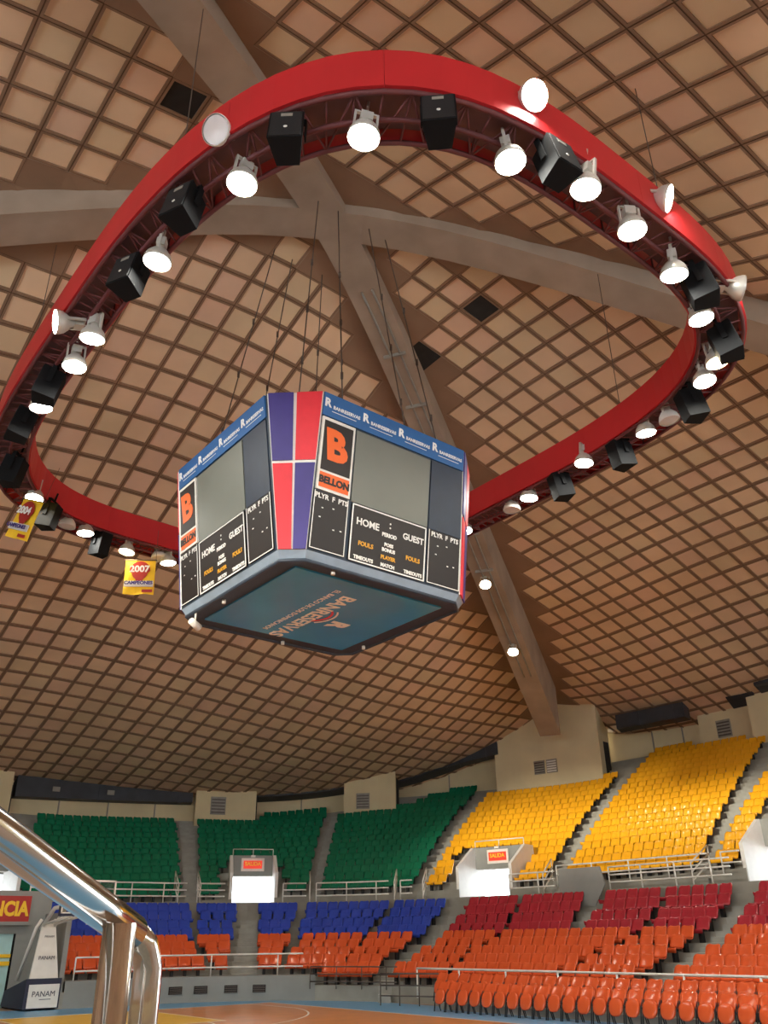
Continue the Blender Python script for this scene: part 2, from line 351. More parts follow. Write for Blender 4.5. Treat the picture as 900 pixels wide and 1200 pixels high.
# ------------------------------------------------------------------ exits through the upper stand
for n, (pn, (a0, a1, d0)) in enumerate(PORT.items()):
    mb = MB(); zf = 3.75
    zh = 5.18 if pn != 'P1' else 5.2
    for a, s in ((a0, -1), (a1, 1)):        # side walls with a sloping top edge
        # (local frame along the outward normal so that the passage stays straight)
        x, y = cr(a, d0); an = nrm((a0+a1)/2, d0); o = Vector((math.cos(an), math.sin(an), 0)); tq = Vector((-math.sin(an), math.cos(an), 0))*s*.16
        b = Vector((x, y, 0))
        prof = [b+Vector((0,0,zf-.4)), b+o*2.4+Vector((0,0,zf-.4)), b+o*2.4+Vector((0,0,zh)), b+o*2.35+Vector((0,0,zh+1.02)), b+o*1.5+Vector((0,0,zh+1.02)), b+Vector((0,0,zh+.05))]
        mb.prism(prof, tq, 1)
    am = (a0+a1)/2; an = nrm(am, d0); o = Vector((math.cos(an), math.sin(an), 0))
    A = Vector(P3(a0, d0, 0)); B = Vector(P3(a1, d0, 0))
    def slab(u0, u1, z0, z1, m=0):
        mb.hexa([A+o*u0+Vector((0,0,z0)), A+o*u1+Vector((0,0,z0)), B+o*u1+Vector((0,0,z0)), B+o*u0+Vector((0,0,z0)), A+o*u0+Vector((0,0,z1)), A+o*u1+Vector((0,0,z1)), B+o*u1+Vector((0,0,z1)), B+o*u0+Vector((0,0,z1))], m)
    slab(1.65, 1.85, zh, zh+1.02); slab(1.85, 2.4, zh-.02, zh+.1, 1); slab(.05, 2.4, zf-.12, zf+.01, 1)
    slab(1.85, 2.35, zh+.9, zh+1.02)
    struct(mb.build('wall_exit_passage', [M_cwall, M_portal]))
    if pn == 'P0': continue
    # SALIDA sign on the lintel
    mid = (A+B)/2+o*1.6; off = {'P1': 0, 'P2': -.05, 'P3': 0}[pn]; tq = (A-B).normalized()
    Mx = Matrix((( tq.x, 0, -o.x, 0), (tq.y, 0, -o.y, 0), (0, 1, 0, 0), (0, 0, 0, 1)))
    pos = mid+tq*off+Vector((0, 0, zh+.55)); Mx.translation = pos
    who = {'P1': 'exit between the two green blocks', 'P2': 'exit below the yellow block', 'P3': 'exit at the far right edge'}[pn]
    t = thing('exit_sign', f'red lit sign over the {who}', 'sign', group='exit signs over the stand exits'); t.matrix_world = Mx
    m2 = MB(); m2.box(-.62, .62, -.33, .33, 0, .03); m2.build('backboard', M_white, t)
    m2 = MB(); m2.box(-.5, .5, -.2, .2, .03, .09); m2.build('sign_face', M_exit, t)
    text('lettering', 'SALIDA', .26, M_signyel, t, Matrix.Translation((0, .03, .093)), bold=.008)
    m2 = MB(); m2.box(-.12, .12, .37, .47, .0, .12); m2.build('emergency_lamp', M_white, t)
    if pn != 'P3':
        m2 = MB()
        hh = zh+1.02
        for q in (A+o*1.7, (A+B)/2+o*1.7, B+o*1.7): m2.tube([q+Vector((0,0,hh)), q+Vector((0,0,hh+.32))], .025, 6)
        m2.tube([A+o*1.7+Vector((0,0,hh+.32)), B+o*1.7+Vector((0,0,hh+.32))], .028, 6)
        tag(m2.build('guard_rail', M_rail), f'short steel rail on top of the {who}', 'railing')

# ------------------------------------------------------------------ back walls: bays and recesses
def wallrun(name, pts, zlow, m):
    mb = MB(); P = []
    for (a0, d0), (a1, d1) in zip(pts, pts[1:]):
        n = max(1, round(abs(a1-a0)/1.5)+ (1 if abs(d1-d0) > 1 else 0)); 
        for i in range(n): t = i/n; P.append(cr(a0+(a1-a0)*t, d0+(d1-d0)*t))
    P.append(cr(*pts[-1]))
    for (xa, ya), (xb, yb) in zip(P, P[1:]):
        mb.quad((xa, ya, zlow), (xb, yb, zlow), (xb, yb, shell(xb, yb)+.25), (xa, ya, shell(xa, ya)+.25))
    return struct(mb.build(name, m))
BAYS = [(-18, -6, 21), (8.0, 12.2, 22.7), (12.25, 17.6, 23.6), (26.9, 38.0, 20.9), (48.1, 53.3, 18.95), (62.0, 67.9, 18.95), (85.2, 93, 18.95)]
REC = [(-6, 8.0, 24.4), (17.6, 26.9, 24.5), (38.0, 48.1, 22.4), (53.3, 62.0, 21.0), (67.9, 85.2, 20.2), (93, 104, 19.5)]
for a0, a1, d in BAYS:
    wallrun('wall_bay', [(a1, d+3.2), (a1, d), (a0, d), (a0, d+3.2)], 8.2, M_wall)
for a0, a1, d in REC:
    wallrun('wall_recess', [(a1+.3, d), (a0-.3, d)], 8.2, M_wall)
# pilaster strips and seams in the recesses
for a, d in ((80.5, 20.15), (76, 20.15), (71.6, 20.15), (57.5, 20.95), (43, 22.35), (22.6, 24.4), (19.6, 24.4)):
    x, y = cr(a, d); mb = MB(); mb.box(-.035, .035, -.02, .04, 8.5, shell(x, y))
    o = struct(mb.build('trim_wall_seam', M_vent)); o.location = (x, y, 0); o.rotation_euler = (0, 0, nrm(a, d)-PI/2)
# dark doorways beside the bays
for i, (a, d, z0, z1) in enumerate(((61.98, 20.0, 9.3, 11.3), (48.07, 20.3, 9.5, 12.0), (26.85, 22.4, 10.6, 13.2), (85.18, 19.2, 8.6, 10.4))):
    x, y = cr(a, d); mb = MB(); mb.box(-.4 if i != 3 else -.2, .4 if i != 3 else .2, -.05, .05, z0, z1)
    o = struct(mb.build(f'door_{i+1}', M_hole)); o.location = (x, y, 0); o.rotation_euler = (0, 0, nrm(a, d)+(0 if i == 3 else 0))
# dark ducts under the roof edge
DUCTS = [(68.2, 84.8, 19.05, 9.8, 10.15, 1.5, 'long dark duct under the roof edge above the far green block'),
         (53.0, 63.2, 19.6, 11.7, 11.05, 1.2, 'dark duct under the roof edge above the middle green block'),
         (37.6, 48.4, 20.6, 13.1, 12.15, .8, 'dark duct under the roof edge beside the concrete rib foot'),
         (17.8, 25.0, 21.3, 13.55, 13.6, .85, 'dark duct under the roof edge above the yellow stand'),
         (11.3, 13.9, 22.3, 14.35, 14.4, .5, 'short dark duct above the small vent in the yellow side wall'),
         (3.0, 10.6, 21.6, 14.5, 14.5, .6, 'dark duct under the roof edge in the upper right corner')]
for a0, a1, d, zb0, zb1, h, lab in DUCTS:
    mb = MB(); az = rng(a0, a1, 1.3)
    z = lambda a: (zb0+(zb1-zb0)*(a-a0)/(a1-a0)) if lab[0] != 'l' else (zb1+(zb0-zb1)*(a-a0)/(a1-a0))
    tp = lambda a, dd: min(z(a)+h, shell(*cr(a, dd))-.06)
    for a, b in zip(az, az[1:]):
        mb.hexa([P3(b,d,z(b)), P3(a,d,z(a)), P3(a,d+1.2,z(a)), P3(b,d+1.2,z(b)), P3(b,d,tp(b,d)), P3(a,d,tp(a,d)), P3(a,d+1.2,tp(a,d+1.2)), P3(b,d+1.2,tp(b,d+1.2))])
    for a in az[1:-1:3]:
        mb.hexa([P3(a+.12,d-.05,z(a)-.04), P3(a-.12,d-.05,z(a)-.04), P3(a-.12,d+.5,z(a)-.04), P3(a+.12,d+.5,z(a)-.04), P3(a+.12,d-.05,tp(a,d)), P3(a-.12,d-.05,tp(a,d)), P3(a-.12,d+.5,tp(a,d)), P3(a+.12,d+.5,tp(a,d))])
    tag(mb.build('air_duct', M_dark), lab, 'duct', 'dark ducts under the roof edge')
for a, z, lab in ((81.3, 10.35, 'small grey lamp on the long dark duct, nearer its left end'), (76.2, 10.4, 'small grey lamp on the long dark duct, near its middle')):
    x, y = cr(a, 18.97); mb = MB(); mb.box(-.18, .18, -.12, .02, -.12, .1); mb.box(-.22, .22, -.16, -.12, -.15, .13)
    o = mb.build('duct_lamp', M_vent); o.location = (x, y, z); o.rotation_euler = (0, 0, nrm(a, 20)-PI/2); tag(o, lab, 'lamp', 'lamps on the dark duct')
# wall vents
for a, d, z, w, lab in ((65.7, 18.9, 10.0, .55, 'small grey wall vent above the middle green block'), (51.4, 18.9, 10.36, .5, 'small grey wall vent above the wide green block'), (33.4, 20.86, 11.9, .42, 'grey vent below the rib foot, the duller of a pair'), (32.1, 20.86, 11.9, .42, 'grey vent below the rib foot, the brighter of a pair'), (15.2, 23.55, 12.95, .5, 'grey wall vent above the top yellow rows')):
    x, y = cr(a, d); mb = MB(); mb.box(-w*.9, w*.9, -.04, .02, -w, w, 0)
    for q in range(5): mb.box(-w*.8, w*.8, -.06, -.04, -w*.85+q*w*.36, -w*.68+q*w*.36, 1)
    o = mb.build('wall_vent', [M_vent, M_white if 'brighter' in lab else M_dksteel]); o.location = (x, y, z); o.rotation_euler = (0, 0, nrm(a, d)-PI/2); tag(o, lab, 'vent')

# enclosing rear wall of the hall (behind the photographer) with an added open band that lets daylight onto the stands
mb = MB()
azr = rng(104, 336, 2.5)
for a, b in zip(azr, azr[1:]):
    xa, ya = cr(a, 22.5); xb, yb = cr(b, 22.5); za, zb = shell(xa, ya)+.3, shell(xb, yb)+.3
    mb.quad((xb, yb, 0), (xa, ya, 0), (xa, ya, 7.2), (xb, yb, 7.2))
    if not DAYGAP(.5*(a+b)): mb.quad((xb, yb, 7.2), (xa, ya, 7.2), (xa, ya, za), (xb, yb, zb))
    else: mb.quad((xb, yb, 11.2), (xa, ya, 11.2), (xa, ya, za), (xb, yb, zb))
struct(mb.build('wall_rear', M_wall))

# ------------------------------------------------------------------ coffered roof shells
mb = MB(); G = 1.15; HI = .088
def inside(x, y, e=0): return (abs(x)/(35.9+e))**NEX+(abs(y)/(41.4+e))**NEX < 1
def ribdist(x, y):
    AB = ALW if x < 0 < y else ALB
    return abs(abs(x)*math.sin(AB)-abs(y)*math.cos(AB))+(.25 if y < 0 else 0)
vid = {}
def vv(x, y, dz=0):
    k = (round(x, 3), round(y, 3), dz)
    if k not in vid: vid[k] = len(mb.v); mb.v.append((x, y, shell(x, y)+dz))
    return vid[k]
HOLES = set([(5,-1),(5,2),(-6,-2)])
nx, ny = 33, 38
for i in range(-nx, nx):
    for j in range(-ny, ny):
        x0, y0 = i*G+.2, j*G+.2; x1, y1 = x0+G, y0+G; xm, ym = x0+G/2, y0+G/2
        if not inside(xm, ym, 2.6): continue
        cs = ((x0,y0),(x1,y0),(x1,y1),(x0,y1))
        AB = ALW if xm < 0 < ym else ALB
        sect = {abs(cy)*math.cos(AB) > abs(cx)*math.sin(AB) for cx, cy in cs}
        plain = min(ribdist(cx, cy) for cx, cy in cs) < .72 or len(sect) > 1
        if plain: 
            mb.face((vv(x0,y0), vv(x0,y1), vv(x1,y1), vv(x1,y0)), 2 if (i, j) in HOLES else 1); continue
        def ins(e): return ((x0+e,y0+e),(x1-e,y0+e),(x1-e,y1-e),(x0+e,y1-e))
        q = ins(HI); g = ins(.016)
        dz = .05
        for a in range(4):
            b = (a+1) % 4
            mb.face((vv(*cs[b], .03), vv(*cs[a], .03), vv(*g[a], .03), vv(*g[b], .03)), 3)
            mb.face((vv(*g[b], .03), vv(*g[a], .03), vv(*g[a]), vv(*g[b])), 3)
            mb.face((vv(*g[b]), vv(*g[a]), vv(*q[a]), vv(*q[b])), 1)
            mb.face((vv(*q[b]), vv(*q[a]), vv(*q[a], dz), vv(*q[b], dz)), 1)
        mb.face((vv(*q[3], dz), vv(*q[2], dz), vv(*q[1], dz), vv(*q[0], dz)), 2 if (i, j) in HOLES else random.choice((0, 0, 0, 4, 5)))
struct(mb.build('ceiling', [M_panel, M_grid, M_hole, M_groove, M_panel2, M_panel3]))
mb = MB(); vid = {}
for i in range(-20, 20):
    for j in range(-23, 23):
        q = [(x*2.0, y*2.0) for x, y in ((i,j),(i,j+1),(i+1,j+1),(i+1,j))]
        if inside(q[0][0]+1, q[0][1]+1, 4): mb.face([vv(x, y, .55) for x, y in q])
struct(mb.build('ceiling_outer_skin', M_beam))
# roof ribs: deep concrete beams meeting at the crown
for ai, (al, rend) in enumerate(((ALB, 34.6), (PI-ALW, 36), (PI+ALB, 36), (-ALB, 35.5))):
    mb = MB(); u = Vector((math.cos(al), math.sin(al), 0)); w = Vector((-u.y, u.x, 0)); W = .64
    st = [0.0]+[1.0+i*(rend-1.0)/26 for i in range(27)]
    for ra, rb in zip(st, st[1:]):
        f = lambda r, s, top: u*r+w*s*W+Vector((0, 0, (ridge(r)+.35) if top else rib_under(r)))
        mb.hexa([f(ra,1,0), f(ra,-1,0), f(rb,-1,0), f(rb,1,0), f(ra,1,1), f(ra,-1,1), f(rb,-1,1), f(rb,1,1)])
    o = struct(mb.build('ceiling_beam', M_beam))
    if ai == 0:
        m2 = MB()
        for s in (-.28, .12): m2.tube([u*r+w*s+Vector((0,0,rib_under(r)-.05)) for r in [3+i*1.2 for i in range(22)]], .045, 6)
        for r in (6, 8.6, 11.2, 13.8, 16.4, 19): m2.hexa([u*r+w*a+Vector((0,0,rib_under(r)-c))+u*b for c in (.14,.0) for a, b in ((-.5,0),(-.5,.1),(.4,.1),(.4,0))])
        tag(m2.build('conduit_run', M_vent), 'pair of metal conduits clipped beneath the lit concrete roof rib', 'conduit')
# ------------------------------------------------------------------ lighting ring
def sup(t, a, b, n=3.44):
    c, s = math.cos(t), math.sin(t)
    r = (abs(c/a)**n+abs(s/b)**n)**(-1/n); return Vector((r*c, r*s, 0))
NR = 144
ringT = thing('lighting_ring', 'large rounded red lighting ring of truss hanging below the roof', 'lighting rig', (0, 0, 15))
TT = [2*PI*i/NR for i in range(NR)]
for nm, a, b, flip in (('outer_fascia', 7.9, 10.9, 1), ('inner_fascia', 6.9, 9.9, -1)):
    mb = MB()
    for i in range(NR):
        p, q = sup(TT[i], a, b), sup(TT[(i+1) % NR], a, b)
        e = p.normalized()*.035*flip; e2 = q.normalized()*.035*flip
        g = .012 if i % 6 == 0 else 0
        p = p.lerp(q, g)
        L = [p-e, q-e2, q+e2, p+e] if flip > 0 else [p+e, q+e2, q-e2, p-e]
        mb.hexa([v+Vector((0,0,.05)) for v in L]+[v+Vector((0,0,.98)) for v in L], 0)
    o = mb.build(nm, M_red, ringT); o['label'] = 'red fascia band around the ring'
tr = MB()
for a, b, z in ((7.85, 10.85, 0), (6.95, 9.95, 0), (7.85, 10.85, .9), (6.95, 9.95, .9), (7.4, 10.4, -.05)):
    tr.tube([sup(t, a, b)+Vector((0,0,z)) for t in TT], .05, 6, close=True)
for i in range(0, NR):
    o1, o2 = sup(TT[i], 7.85, 10.85), sup(TT[(i+1) % NR], 7.85, 10.85); i1, i2 = sup(TT[i], 6.95, 9.95), sup(TT[(i+1) % NR], 6.95, 9.95)
    tr.tube([o1, i1], .022, 5); tr.tube([o1 if i % 2 else i1, i2 if i % 2 else o2], .022, 5)
    if i % 2 == 0: tr.tube([o1, o1+Vector((0,0,.9))], .022, 5); tr.tube([i1, i1+Vector((0,0,.9))], .022, 5); tr.tube([i1, o1+Vector((0,0,.9))], .02, 5)
tr.build('truss', M_truss, ringT)
dk = MB()
for i in range(NR):
    p, q, p2, q2 = sup(TT[i], 7.8, 10.8), sup(TT[(i+1) % NR], 7.8, 10.8), sup(TT[i], 7.0, 10.0), sup(TT[(i+1) % NR], 7.0, 10.0)
    dk.hexa([v+Vector((0,0,.3)) for v in (p2, p, q, q2)]+[v+Vector((0,0,.33)) for v in (p2, p, q, q2)])
dk.build('walkway_deck', M_trussdeck, ringT)
for t in (35, 80, 145, 215, 280, 325):
    cb = MB(); p = sup(R(t), 7.4, 10.4); cb.tube([p+Vector((0,0,.9)), Vector((p.x, p.y, shell(p.x, p.y)-15))], .012, 5); cb.build('hanger_cable', M_cable, ringT)

# ------------------------------------------------------------------ floodlights on the ring
def lamp_proto(name, lens, dome, up=.42):
    # lens disc at the origin looking down -Z
    t = bpy.data.objects.new(name, None); C.objects.link(t)
    mb = MB(); mb.lathe([(.275,-.01),(.29,.0),(.285,.06),(.25,.17),(.17,.28),(.1,.33),(.085,.4),(0,.4)], 22, 0)
    mb.build('reflector', dome, t)
    mb = MB(); mb.lathe([(0,-.012),(.14,-.008),(.262,.012)], 22, 0); mb.build('lens', lens, t)
    mb = MB(); mb.box(-.11,.11,-.09,.09,.4,.6)
    for s in (-1, 1): mb.box(s*.2-.02, s*.2+.02, -.03, .03, .22, .62); 
    mb.box(-.22,.22,-.03,.03,.6,.64); mb.tube([(0,0,.62),(0,0,.62+up)], .03, 6)
    mb.build('bracket', dome, t)
    return t
protoA = lamp_proto('floodlight', M_lens, M_lampbody); protoW = lamp_proto('floodlight', M_lensw, M_lampbody); protoO = lamp_proto('floodlight', M_lensoff, M_white)
USED = {}
def place_lamp(pr, loc, rot, label, group):
    if USED.get(id(pr)): o = copy_tree(pr)
    else: o = pr; USED[id(pr)] = pr
    o.location = loc; o.rotation_euler = rot
    return tag(o, label, 'lamp', group)
down = [(-6.79,-7.04,14.35,'lit floodlight under the left side of the red ring, first from the top','A'),
    (-7.16,-4.27,14.35,'lit floodlight under the left side of the red ring, second from the top','A'),
    (-7.28,-1.11,14.35,'lit floodlight under the left side of the red ring, third from the top','A'),
    (-7.22,0.17,14.35,'lit floodlight under the left side of the red ring, fourth from the top','A'),
    (-7.27,2.39,14.35,'lit floodlight under the left side of the red ring, fifth from the top','A'),
    (-5.57,8.41,14.81,'lit floodlight under the lower left end of the red ring, first from the left','A'),
    (-3.36,9.80,14.73,'lit floodlight under the lower left end of the red ring, second from the left','A'),
    (-1.72,10.10,14.57,'warm lit floodlight under the lower left end of the red ring, third from the left','W'),
    (-0.09,10.13,14.57,'lit floodlight under the lower left end of the red ring, fourth from the left','A'),
    (-5.64,-9.19,14.35,'lit floodlight under the top arc of the red ring, nearer its left','A'),
    (-3.27,-10.38,14.35,'lit floodlight under the top arc of the red ring, nearer its right','A'),
    (-1.73,-10.80,14.35,'lit floodlight under the right curve of the red ring, first from the top','A'),
    (-0.20,-10.70,14.35,'lit floodlight under the right curve of the red ring, second from the top','A'),
    (1.52,-10.47,14.35,'lit floodlight under the right curve of the red ring, third from the top','A'),
    (3.39,-9.93,14.5,'lit floodlight under the right curve of the red ring, fourth from the top','A'),
    (5.14,-9.25,14.5,'warm lit floodlight under the right curve of the red ring, fifth from the top','W'),
    (5.58,-8.61,14.5,'lit floodlight under the right curve of the red ring, sixth from the top','A'),
    (7.14,1.84,14.8,'lit floodlight under the lower right side of the red ring, first from the scoreboard','A'),
    (7.15,-1.21,14.8,'lit floodlight under the lower right side of the red ring, second from the scoreboard','A'),
    (6.83,-3.75,14.82,'lit floodlight under the lower right side of the red ring, third from the scoreboard','A'),
    (6.77,-6.02,14.72,'lit floodlight under the lower right side of the red ring, fourth from the scoreboard','A'),
    (7.21,-0.38,14.72,'unlit white lamp between the two lit ones nearest the scoreboard','O'),
    (6.74,-6.82,14.72,'unlit lamp under the ring beside the highest lower right floodlight','O'),
    (-4.07,9.63,14.72,'unlit white lamp between two lit ones at the lower left end','O'),
    (-0.40,10.30,14.72,'unlit white lamp close to the left edge of the scoreboard','O')]
NEARSET = 'between speakers'
for i, (x, y, z, txt, kind) in enumerate(down):
    pr = {'A': protoA, 'W': protoW, 'O': protoO}[kind]
    tocam = math.atan2(CAM.y-y, CAM.x-x)
    place_lamp(pr, (x, y, z), (R(6)*math.sin(i*2.1), R(6)*math.cos(i*1.7), i), txt, 'floodlights on the red ring')
for x, y, z, az, tilt, txt, kind in [(-7.47,-7.17,15.15,205,-30,'unlit round floodlight tilted outwards on top of the ring, upper left','O'),
    (-3.13,-10.99,15.6,262,-38,'lit floodlight tilted towards the viewer on the top arc of the ring','A'),
    (0.74,-11.11,15.5,300,-25,'lit floodlight tilted outwards on the upper right curve of the ring','A'),
    (-8.03,-0.68,14.75,172,-15,'floodlight seen almost edge-on above the left side of the ring','A'),
    (3.74,-10.84,14.95,318,-12,'white floodlight seen from its side at the right end of the ring','A')]:
    pr = {'A': protoA, 'O': protoO}[kind]
    o = place_lamp(pr, (x, y, z), (0, 0, 0), txt, 'floodlights on the red ring')
    d = Vector((math.cos(R(az))*math.cos(R(tilt)), math.sin(R(az))*math.cos(R(tilt)), math.sin(R(tilt))))
    o.rotation_mode = 'QUATERNION'; o.rotation_quaternion = d.to_track_quat('-Z', 'Y')
protoR = lamp_proto('floodlight', M_lens, M_lampbody, .05)
for r, txt in ((24.90, 'bright round lamp under the concrete rib, lower of the two'), (19.30, 'bright round lamp under the concrete rib, upper of the two')):
    u = Vector((math.cos(ALB), math.sin(ALB), 0))*r
    o = place_lamp(protoR, (u.x, u.y, rib_under(r)-.62), (0, 0, 0), txt, 'floodlights on the roof rib')
    d = (CAM-Vector(o.location)).normalized()*.8+Vector((0, 0, -1)); o.rotation_mode = 'QUATERNION'; o.rotation_quaternion = d.to_track_quat('-Z', 'Y')

# ------------------------------------------------------------------ loudspeakers under the ring
sp = bpy.data.objects.new('loudspeaker', None); C.objects.link(sp)
mb = MB()
mb.hexa([(-.3,-.25,-.43),(.3,-.25,-.43),(.2,.28,-.4),(-.2,.28,-.4),(-.3,-.25,.43),(.3,-.25,.43),(.2,.28,.4),(-.2,.28,.4)])
mb.build('cabinet', M_black, sp)
mb = MB(); mb.box(-.27,.27,-.272,-.25,-.4,.4); gr = mb.build('grille', M_grille, sp)
mb = MB(); mb.box(-.1,.1,-.28,-.272,.24,.33); mb.build('badge', M_vent, gr)
mb = MB(); mb.lathe([(0,0),(.035,0),(.035,.008),(0,.008)], 10, 0, Matrix.Translation((0,-.272,-.12)) @ Matrix.Rotation(R(90), 4, 'X')); mb.build('indicator', M_white, gr)
mb = MB()
for s in (-1, 1): mb.box(s*.3-.012, s*.3+.012, -.06, .06, -.05, .52)
mb.box(-.31,.31,-.06,.06,.52,.55); mb.tube([(0,0,.55),(0,0,.85)], .03, 6); mb.build('yoke', M_black, sp)
for i, (x, y, z, txt) in enumerate([(-6.62,-8.31,14.45,'black loudspeaker on the top arc of the ring, leftmost of three'),
    (-4.77,-10.16,14.45,'black loudspeaker on the top arc of the ring, middle of three'),
    (-2.54,-10.80,14.45,'black loudspeaker on the top arc of the ring, rightmost of three'),
    (-7.32,-5.78,14.45,'black loudspeaker under the left side of the ring, first from the top'),
    (-7.38,-3.41,14.45,'black loudspeaker under the left side of the ring, second from the top'),
    (-7.40,1.49,14.45,'black loudspeaker under the left side of the ring, third from the top'),
    (-7.37,3.71,14.45,'black loudspeaker under the left side of the ring, fourth from the top'),
    (-6.78,6.39,14.45,'black loudspeaker under the left side of the ring, fifth from the top'),
    (-4.88,8.97,14.6,'black loudspeaker under the lower left end of the ring, first from the left'),
    (-2.66,10.06,14.6,'black loudspeaker under the lower left end of the ring, second from the left'),
    (2.44,-10.51,14.5,'black loudspeaker under the right curve of the ring, first from the top'),
    (4.60,-9.79,14.5,'black loudspeaker under the right curve of the ring, second from the top'),
    (6.24,-7.78,14.5,'black loudspeaker under the right curve of the ring, third from the top'),
    (7.13,-2.55,14.65,'black loudspeaker under the lower right side of the ring, first from the scoreboard'),
    (7.05,-4.90,14.65,'black loudspeaker under the lower right side of the ring, second from the scoreboard')]):
    o = sp if i == 0 else copy_tree(sp)
    an = math.atan2(y/10.4, x/7.4)
    o.location = (x, y, z); o.rotation_euler = (R(-12), 0, an+PI/2+R([8,-10,14,-6][i % 4]))
    tag(o, txt, 'speaker', 'loudspeakers under the red ring')

# ------------------------------------------------------------------ championship banners
def banner(loc, yaw, roll, year, lab, w=1.05, h=1.3):
    t = thing('championship_banner', lab, 'banner', loc, (0, roll, yaw), 'championship banners under the ring')
    mb = MB(); n = 8
    for i in range(n):
        for j in range(10):
            def q(i, j): u = i/n-.5; v = j/10; return (u*w, .05*math.sin(u*9+v*3)*(v), -v*h)
            mb.quad(q(i,j+1), q(i+1,j+1), q(i+1,j), q(i,j)); 
            def q2(i, j): a = q(i, j); return (a[0], a[1]+.01, a[2])
            mb.quad(q2(i,j), q2(i+1,j), q2(i+1,j+1), q2(i,j+1))
    mb.build('cloth', M_banyel, t)
    mb = MB(); mb.tube([(-w/2-.04,0,0.01),(w/2+.04,0,.01)], .02, 6); mb.tube([(-w/2,0,0),(-w/2,0,1.2)], .008, 4); mb.tube([(w/2,0,0),(w/2,0,1.2)], .008, 4); mb.build('hanging_bar', M_cable, t)
    F = Matrix(((1,0,0,0),(0,0,-1,-.075),(0,1,0,0),(0,0,0,1)))
    mb = MB(); p = [(.36*math.cos(a)*(1 if math.sin(a) > -.2 else .8), -.075, -.42+.36*math.sin(a)-(.1 if math.sin(a) < -.9 else 0)) for a in [2*PI*k/24 for k in range(24)]]
    mb.prism(p, (0, .02, 0)); mb.build('round_emblem', M_signred, t)
    text('year_lettering', year, .34, M_txt, t, Matrix.Translation((0,-.085,-.4)) @ F, bold=.012)
    text('champions_lettering', 'CAMPEONES', .17, M_purple, t, Matrix.Translation((0,-.11,-.93)) @ F, bold=.008)
    mb = MB(); mb.box(-.5,.5,-.1,-.08,-1.04,-.82); mb.build('lettering_band', M_white, t)
    mb = MB(); mb.box(.12,.48,-.085,-.065,-1.24,-1.14); mb.build('sponsor_patch', M_signred, t)
yw = math.atan2(head.y, head.x)-PI/2
banner((-5.68, 7.95, 14.5), yw+R(-28), R(22), '2004', 'yellow banner reading 2004 hanging tilted under the ring')
banner((-1.22, 9.9, 14.3), yw+R(8), R(-2), '2007', 'yellow banner reading 2007 hanging under the ring beside the scoreboard')

# ------------------------------------------------------------------ scoreboard
SX, SY = -.1, -.05
sb = thing('scoreboard', 'four-sided hanging scoreboard cube with dark screens and sponsor panels', 'scoreboard', (SX, SY, 9.8))
H = 3.95
def octo(hx, hy, cx, cy, z): return [Vector(p) for p in ((-hx+cx,-hy,z),(hx-cx,-hy,z),(hx,-hy+cy,z),(hx,hy-cy,z),(hx-cx,hy,z),(-hx+cx,hy,z),(-hx,hy-cy,z),(-hx,-hy+cy,z))]
b0 = octo(2.8, 2.75, .5, .4, 0); b1 = octo(3.3, 3.25, 1.03, .9, H); lip = octo(2.68, 2.63, .42, .36, -.2)
mb = MB()
for i in range(8): j = (i+1) % 8; mb.quad(b0[i], b0[j], b1[j], b1[i])
mb.poly([p for p in b1]); mb.build('cabinet', M_sbdark, sb)
mb = MB()
for i in range(8): j = (i+1) % 8; mb.quad(lip[i], lip[j], b0[j], b0[i])
mb.build('bottom_skirt', M_sbskirt, sb)
fr = octo(2.2, 2.16, .05, .05, -.17)
mb = MB()
for i in range(8): j = (i+1) % 8; mb.quad(fr[i], fr[j], lip[j], lip[i])
rim = [p*1.0 for p in lip]
mb.tube([p for p in lip], .05, 6, close=True); mb.build('bottom_frame', M_sbdark, sb)
mb = MB(); mb.box(-2.21, 2.21, -2.17, 2.17, -.21, -.14); po = mb.build('bottom_poster', M_poster, sb)
# lettering read from below: text runs along +Y, letter tops towards +X
TB = Matrix(((0,1,0,0),(1,0,0,0),(0,0,-1,0),(0,0,0,1)))
def below(x, y): return Matrix.Translation((x, y, -.216)) @ TB
text('bank_lettering', 'BANRESERVAS', .56, M_txt, po, below(-.12, .38), bold=.012)
text('slogan_lettering', 'EL BANCO DE LOS DOMINICANOS', .22, M_txt, po, below(-.6, .12))
lg = MB()
def arc(cx, cy, r0, r1, a0, a1, z, n=18, m=0):
    for k in range(n):
        u, v = R(a0+(a1-a0)*k/n), R(a0+(a1-a0)*(k+1)/n)
        lg.hexa([(cx+r0*math.cos(u),cy+r0*math.sin(u),z),(cx+r1*math.cos(u),cy+r1*math.sin(u),z),(cx+r1*math.cos(v),cy+r1*math.sin(v),z),(cx+r0*math.cos(v),cy+r0*math.sin(v),z)]+
                [(cx+r0*math.cos(u),cy+r0*math.sin(u),z+.01),(cx+r1*math.cos(u),cy+r1*math.sin(u),z+.01),(cx+r1*math.cos(v),cy+r1*math.sin(v),z+.01),(cx+r0*math.cos(v),cy+r0*math.sin(v),z+.01)], m)
arc(-.35, .1, .6, .66, -42, 48, -.225, m=1); arc(-.35, .1, .74, .79, -38, 44, -.225, m=0)
lg.build('red_swoosh', [M_txt, M_fred], po)
text('bank_emblem', 'R', .7, M_txt, po, below(.8, .42), bold=.035)
